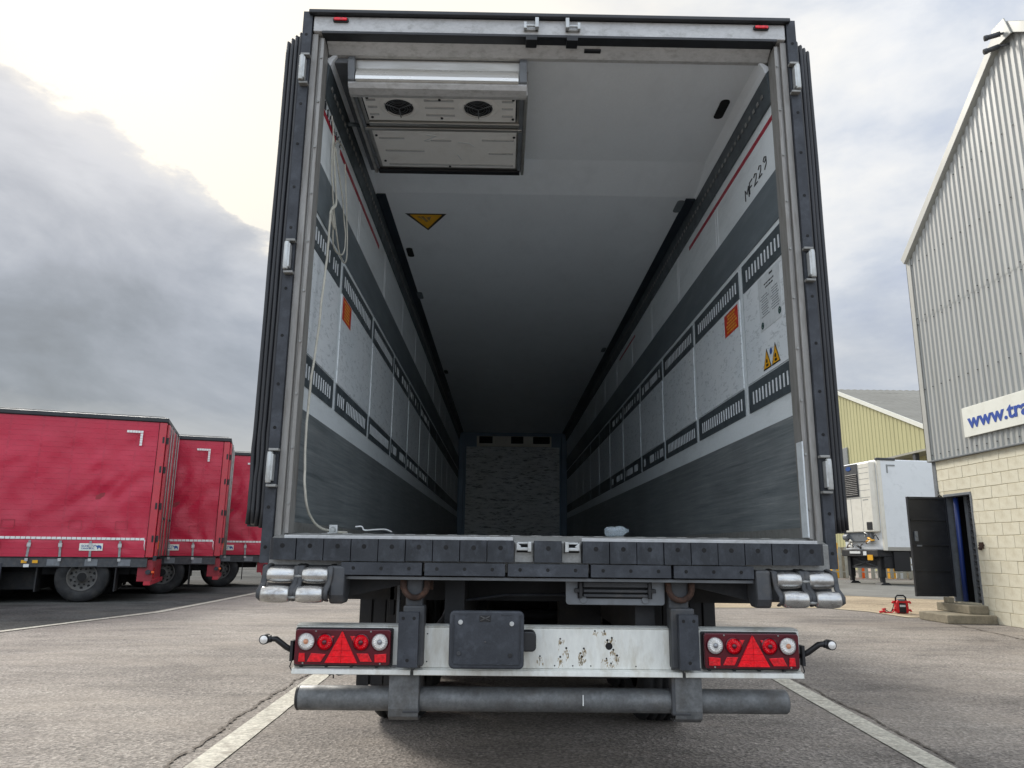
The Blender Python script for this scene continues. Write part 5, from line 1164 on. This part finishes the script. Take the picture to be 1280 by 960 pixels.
# chassis front, legs, side guard
mb = MB(); mb.box(-0.25, 1.4, 0.1, 2.5, 1.05, 1.30); mb.prism([(0.0, 0.1), (0.9, 0.1), (0.9, 2.5), (0.0, 2.5)], 2, 0.62, 1.05); mb.build('front_chassis', M_['chassis'], WT, 0.02)
mb = MB(); mb.box(0.35, 1.0, 0.02, 0.10, 0.52, 1.25); mb.build('side_locker', M_['black'], WT, 0.01)
for y in (0.32, 2.28):
    mb = MB(); mb.box(-0.10, 0.10, y-0.10, y+0.10, 0.28, 1.1); mb.box(-0.07, 0.07, y-0.07, y+0.07, 0.08, 0.28); mb.prism([(-0.25, 0.0), (0.25, 0.0), (0.12, 0.10), (-0.12, 0.10)], 1, y-0.2, y+0.2); mb.build('landing_leg', M_['black'], WT, 0.01)
mb = MB(); mb.tube([(0.0, 0.4, 0.65), (0.0, 2.2, 1.0)], 0.035, 6); mb.tube([(0.0, 0.4, 1.0), (0.0, 2.2, 0.65)], 0.035, 6); mb.box(-0.03, 0.03, 0.3, 2.3, 0.60, 0.66); mb.build('leg_brace', M_['castiron'], WT)
mb = MB(); mb.box(-0.27, -0.25, 0.42, 0.75, 0.92, 1.12); mb.build('yellow_label', M_['yellow'], WT)
mb = MB(); mb.box(-0.27, -0.25, 1.2, 1.9, 1.16, 1.25); mb.box(-0.27, -0.25, 0.8, 1.0, 1.10, 1.25); mb.build('white_label', M_['retro'], WT)
mb = MB(); mb.box(1.02, 6.0, 0.0, 0.04, 0.80, 1.0); mb.box(1.02, 6.0, 0.0, 0.04, 0.56, 0.74); mb.build('side_guard', M_['whitebox'], WT, 0.008)
for x in (8.2, 9.5, 10.8):
    for y in (0.25, 2.35): wheel(WT, (x, y, 0.52), 0.52, 0.36, (0, 1, 0), (0, -1 if y < 1 else 1, 0))

# ================================================================== PALISADE FENCES
def fence(n, origin, step, lab, h=1.35):
    f = empty('palisade_fence', origin, 0, lab, 'fence'); dx, dy = step; L = math.hypot(dx, dy); ux, uy = dx/L, dy/L
    a = math.atan2(uy, ux); f.rotation_euler = (0, 0, a)
    mb = MB(); w_ = 0.085
    mb.hull([(-w_, 0, 0.05), (-w_*.4, -0.03, 0.05), (w_*.4, -0.03, 0.05), (w_, 0, 0.05), (w_*.4, -0.018, 0.05), (-w_*.4, -0.018, 0.05)], [(-w_, 0, h), (-w_*.4, -0.03, h+.1), (w_*.4, -0.03, h+.1), (w_, 0, h), (w_*.4, -0.018, h+.1), (-w_*.4, -0.018, h+.1)])
    first = mb.build('pale', M_['palefence'], f); 
    for i in range(1, n): inst('pale', first.data, f, (i*L, 0, random.uniform(-.01, .01)))
    for z in (0.30, h-0.25):
        mb = MB(); mb.box(-0.3, n*L, 0.0, 0.05, z, z+0.05); mb.build('rail', M_['palefence'], f)
    for i in range(0, n, 12):
        mb = MB(); mb.box(i*L-0.04, i*L+0.04, 0.05, 0.13, 0, h); mb.build('post', M_['palefence'], f)
    return f
fence(52, (11.5, 31.6, 0), (0.30, 0.01), 'pale galvanised palisade fence behind the white trailer legs')
fence(60, (-30, 44, 0), (0.50, 0.06), 'distant palisade fence seen under the red trailers', 1.8)
# stacked timber behind the fence, seen through the gap below the white trailer
rd = random.Random(6)
ords = 'first second third fourth fifth sixth seventh eighth ninth tenth eleventh twelfth'.split()
for k, (cn, mk) in enumerate((('yellow', 'yellow'), ('grey', 'concrete'), ('white', 'paper'), ('orange', 'orange'), ('cream', 'signwhite'), ('brown', 'sand'), ('yellow', 'yellow'), ('white', 'paper'), ('grey', 'concrete'), ('cream', 'signwhite'), ('brown', 'sand'), ('yellow', 'yellow'))):
    x = 15.6+k*0.45; mb = MB(); w_ = rd.uniform(.16, .34); mb.box(x, x+w_, 33.0, 33.3, 0, rd.uniform(1.35, 1.7)); b = mb.build('stacked_board', M_[mk], None, 0.01)
    tag(b, cn+' upright board, '+ords[k]+' from the left in the stack behind the palisade fence', 'board', 'boards stacked behind the palisade fence')

# ================================================================== YELLOW BUILDING
YX = 25.0
YB_ = empty('yellow_shed', (YX, 45, 0), 0, 'large pale yellow clad shed with a grey roof in the right background', 'building')
def ygz(y): return 13.31+(y-52.0)*(13.31-8.52)/(52.0-39.84) if y <= 52 else 13.31-(y-52.0)*0.394
ys = []; y = 66.0
while y > 33.0: ys += [(y, 0), (y-0.22, 0), (y-0.27, -0.03), (y-0.43, -0.03)]; y -= 0.48
mb = MB(); vs = []
for yy, off in ys:
    b = 7.28 if yy < 45.2 else 0.0
    vs += [(off, yy-45, b), (off, yy-45, max(b+.1, ygz(yy)-0.1))]
fs = [(2*i, 2*i+1, 2*i+3, 2*i+2) for i in range(len(ys)-1)]; mb.add(vs, fs); mb.build('yellow_cladding', M_['yellowclad'], YB_)
ys2 = [(yy, off) for yy, off in ys if yy < 45.6]
mb = MB(); vs = []
for yy, off in ys2: vs += [(1.2+off, yy-45, 0), (1.2+off, yy-45, 7.6)]
mb.add(vs, [(2*i, 2*i+1, 2*i+3, 2*i+2) for i in range(len(ys2)-1)]); mb.build('recessed_cladding', M_['yellowclad'], YB_)
mb = MB(); mb.box(-0.12, 1.2, -12, 0.3, 7.16, 7.28); mb.build('canopy_edge', M_['palefence'], YB_)
mb = MB(); mb.box(-0.05, 0.2, -3.3, -3.0, 0, 7.16); mb.box(-0.05, 0.2, -8.3, -8.0, 0, 7.16); mb.build('canopy_post', M_['castiron'], YB_)
mb = MB(); mb.box(-0.1, 0.0, 5.6, 6.6, 6.6, 8.7); mb.build('wall_louvre', M_['strap'], YB_, 0.02)
def rp_(y, dz): return (y-45, ygz(y)+dz)
rf = MB(); xs = [i*0.9 for i in range(45)]
# roof slope towards the camera as ribbed sheet; far slope plain
vs = []
prof = []
y = 52.0
for i, x in enumerate([j*0.25 for j in range(160)]):
    off = 0.05 if i % 2 else 0.0
    vs += [(x-0.2, 52.0-45, 13.31+off), (x-0.2, 33.0-45, ygz(33.0)+off)]
rf.add(vs, [(2*i, 2*i+2, 2*i+3, 2*i+1) for i in range(159)]); rf.build('roof', M_['roofsheet'], YB_)
mb = MB(); mb.prism([rp_(52, -.02), rp_(66, -.02), rp_(66, -.12), rp_(52, -.12)], 0, -0.2, 39); mb.build('roof', M_['roofsheet'], YB_)
mb = MB(); mb.prism([rp_(52, 0.06), rp_(33, 0.06), rp_(33, -.22), rp_(52, -.22)], 0, -0.28, -0.21); mb.build('verge_trim', M_['signwhite'], YB_)
mb = MB(); mb.box(0.5, 39, -12, -11.9, 0, ygz(33)); mb.build('side_wall', M_['yellowclad'], YB_)

# ================================================================== FAR BACKDROP
def hedge(x0, x1, y, h0, lab, sd):
    mb = MB(); n = int((x1-x0)/0.9); vs = []
    for i in range(n+1):
        x = x0+(x1-x0)*i/n; q = lambda f, o: noise.noise((i*f+sd*9, o, sd))
        h = h0*(1+0.35*q(.35, 0)+0.18*q(1.3, 4)); vs += [(x, y+1.2*q(.5, 9), 0), (x, y+0.3+0.6*q(1.1, 2), h*0.55), (x, y+1.0, h*0.9), (x, y+2.2, h), (x, y+4, h*.6), (x, y+4.5, 0)]
    mb.add(vs, [(6*i+k, 6*i+6+k, 6*i+7+k, 6*i+1+k) for i in range(n) for k in range(5)], 0, True)
    tag(mb.build('far_hedge', M_['hedge']), lab, 'hedge', kind='stuff')
hedge(-160, 80, 95, 4.2, 'low dark hedge along the far side of the yard', 5)
hedge(-70, -7, 46, 2.3, 'dark hedge behind the distant fence, seen under the red trailers', 3)

rd = random.Random(77); mb = MB()
for k in range(900):
    x = rd.uniform(-6, 7.5); y = rd.uniform(-2.2, 9) if rd.random() < .8 else rd.uniform(-1.5, 1.5); q = rd.uniform(.003, .009)
    a = rd.uniform(0, 6.28); c_ = math.cos(a)*q; s_ = math.sin(a)*q; h = q*rd.uniform(.5, .9)
    mb.add([(x+c_, y+s_, .001), (x-s_, y+c_*1.3, .001), (x-c_*1.2, y-s_, .001), (x+s_, y-c_, .001), (x+c_*.2, y+s_*.2, h)], [(0, 1, 4), (1, 2, 4), (2, 3, 4), (3, 0, 4)])
tag(mb.build('loose_grit', M_['concrete']), 'loose grit scattered over the asphalt yard', 'grit', kind='stuff')
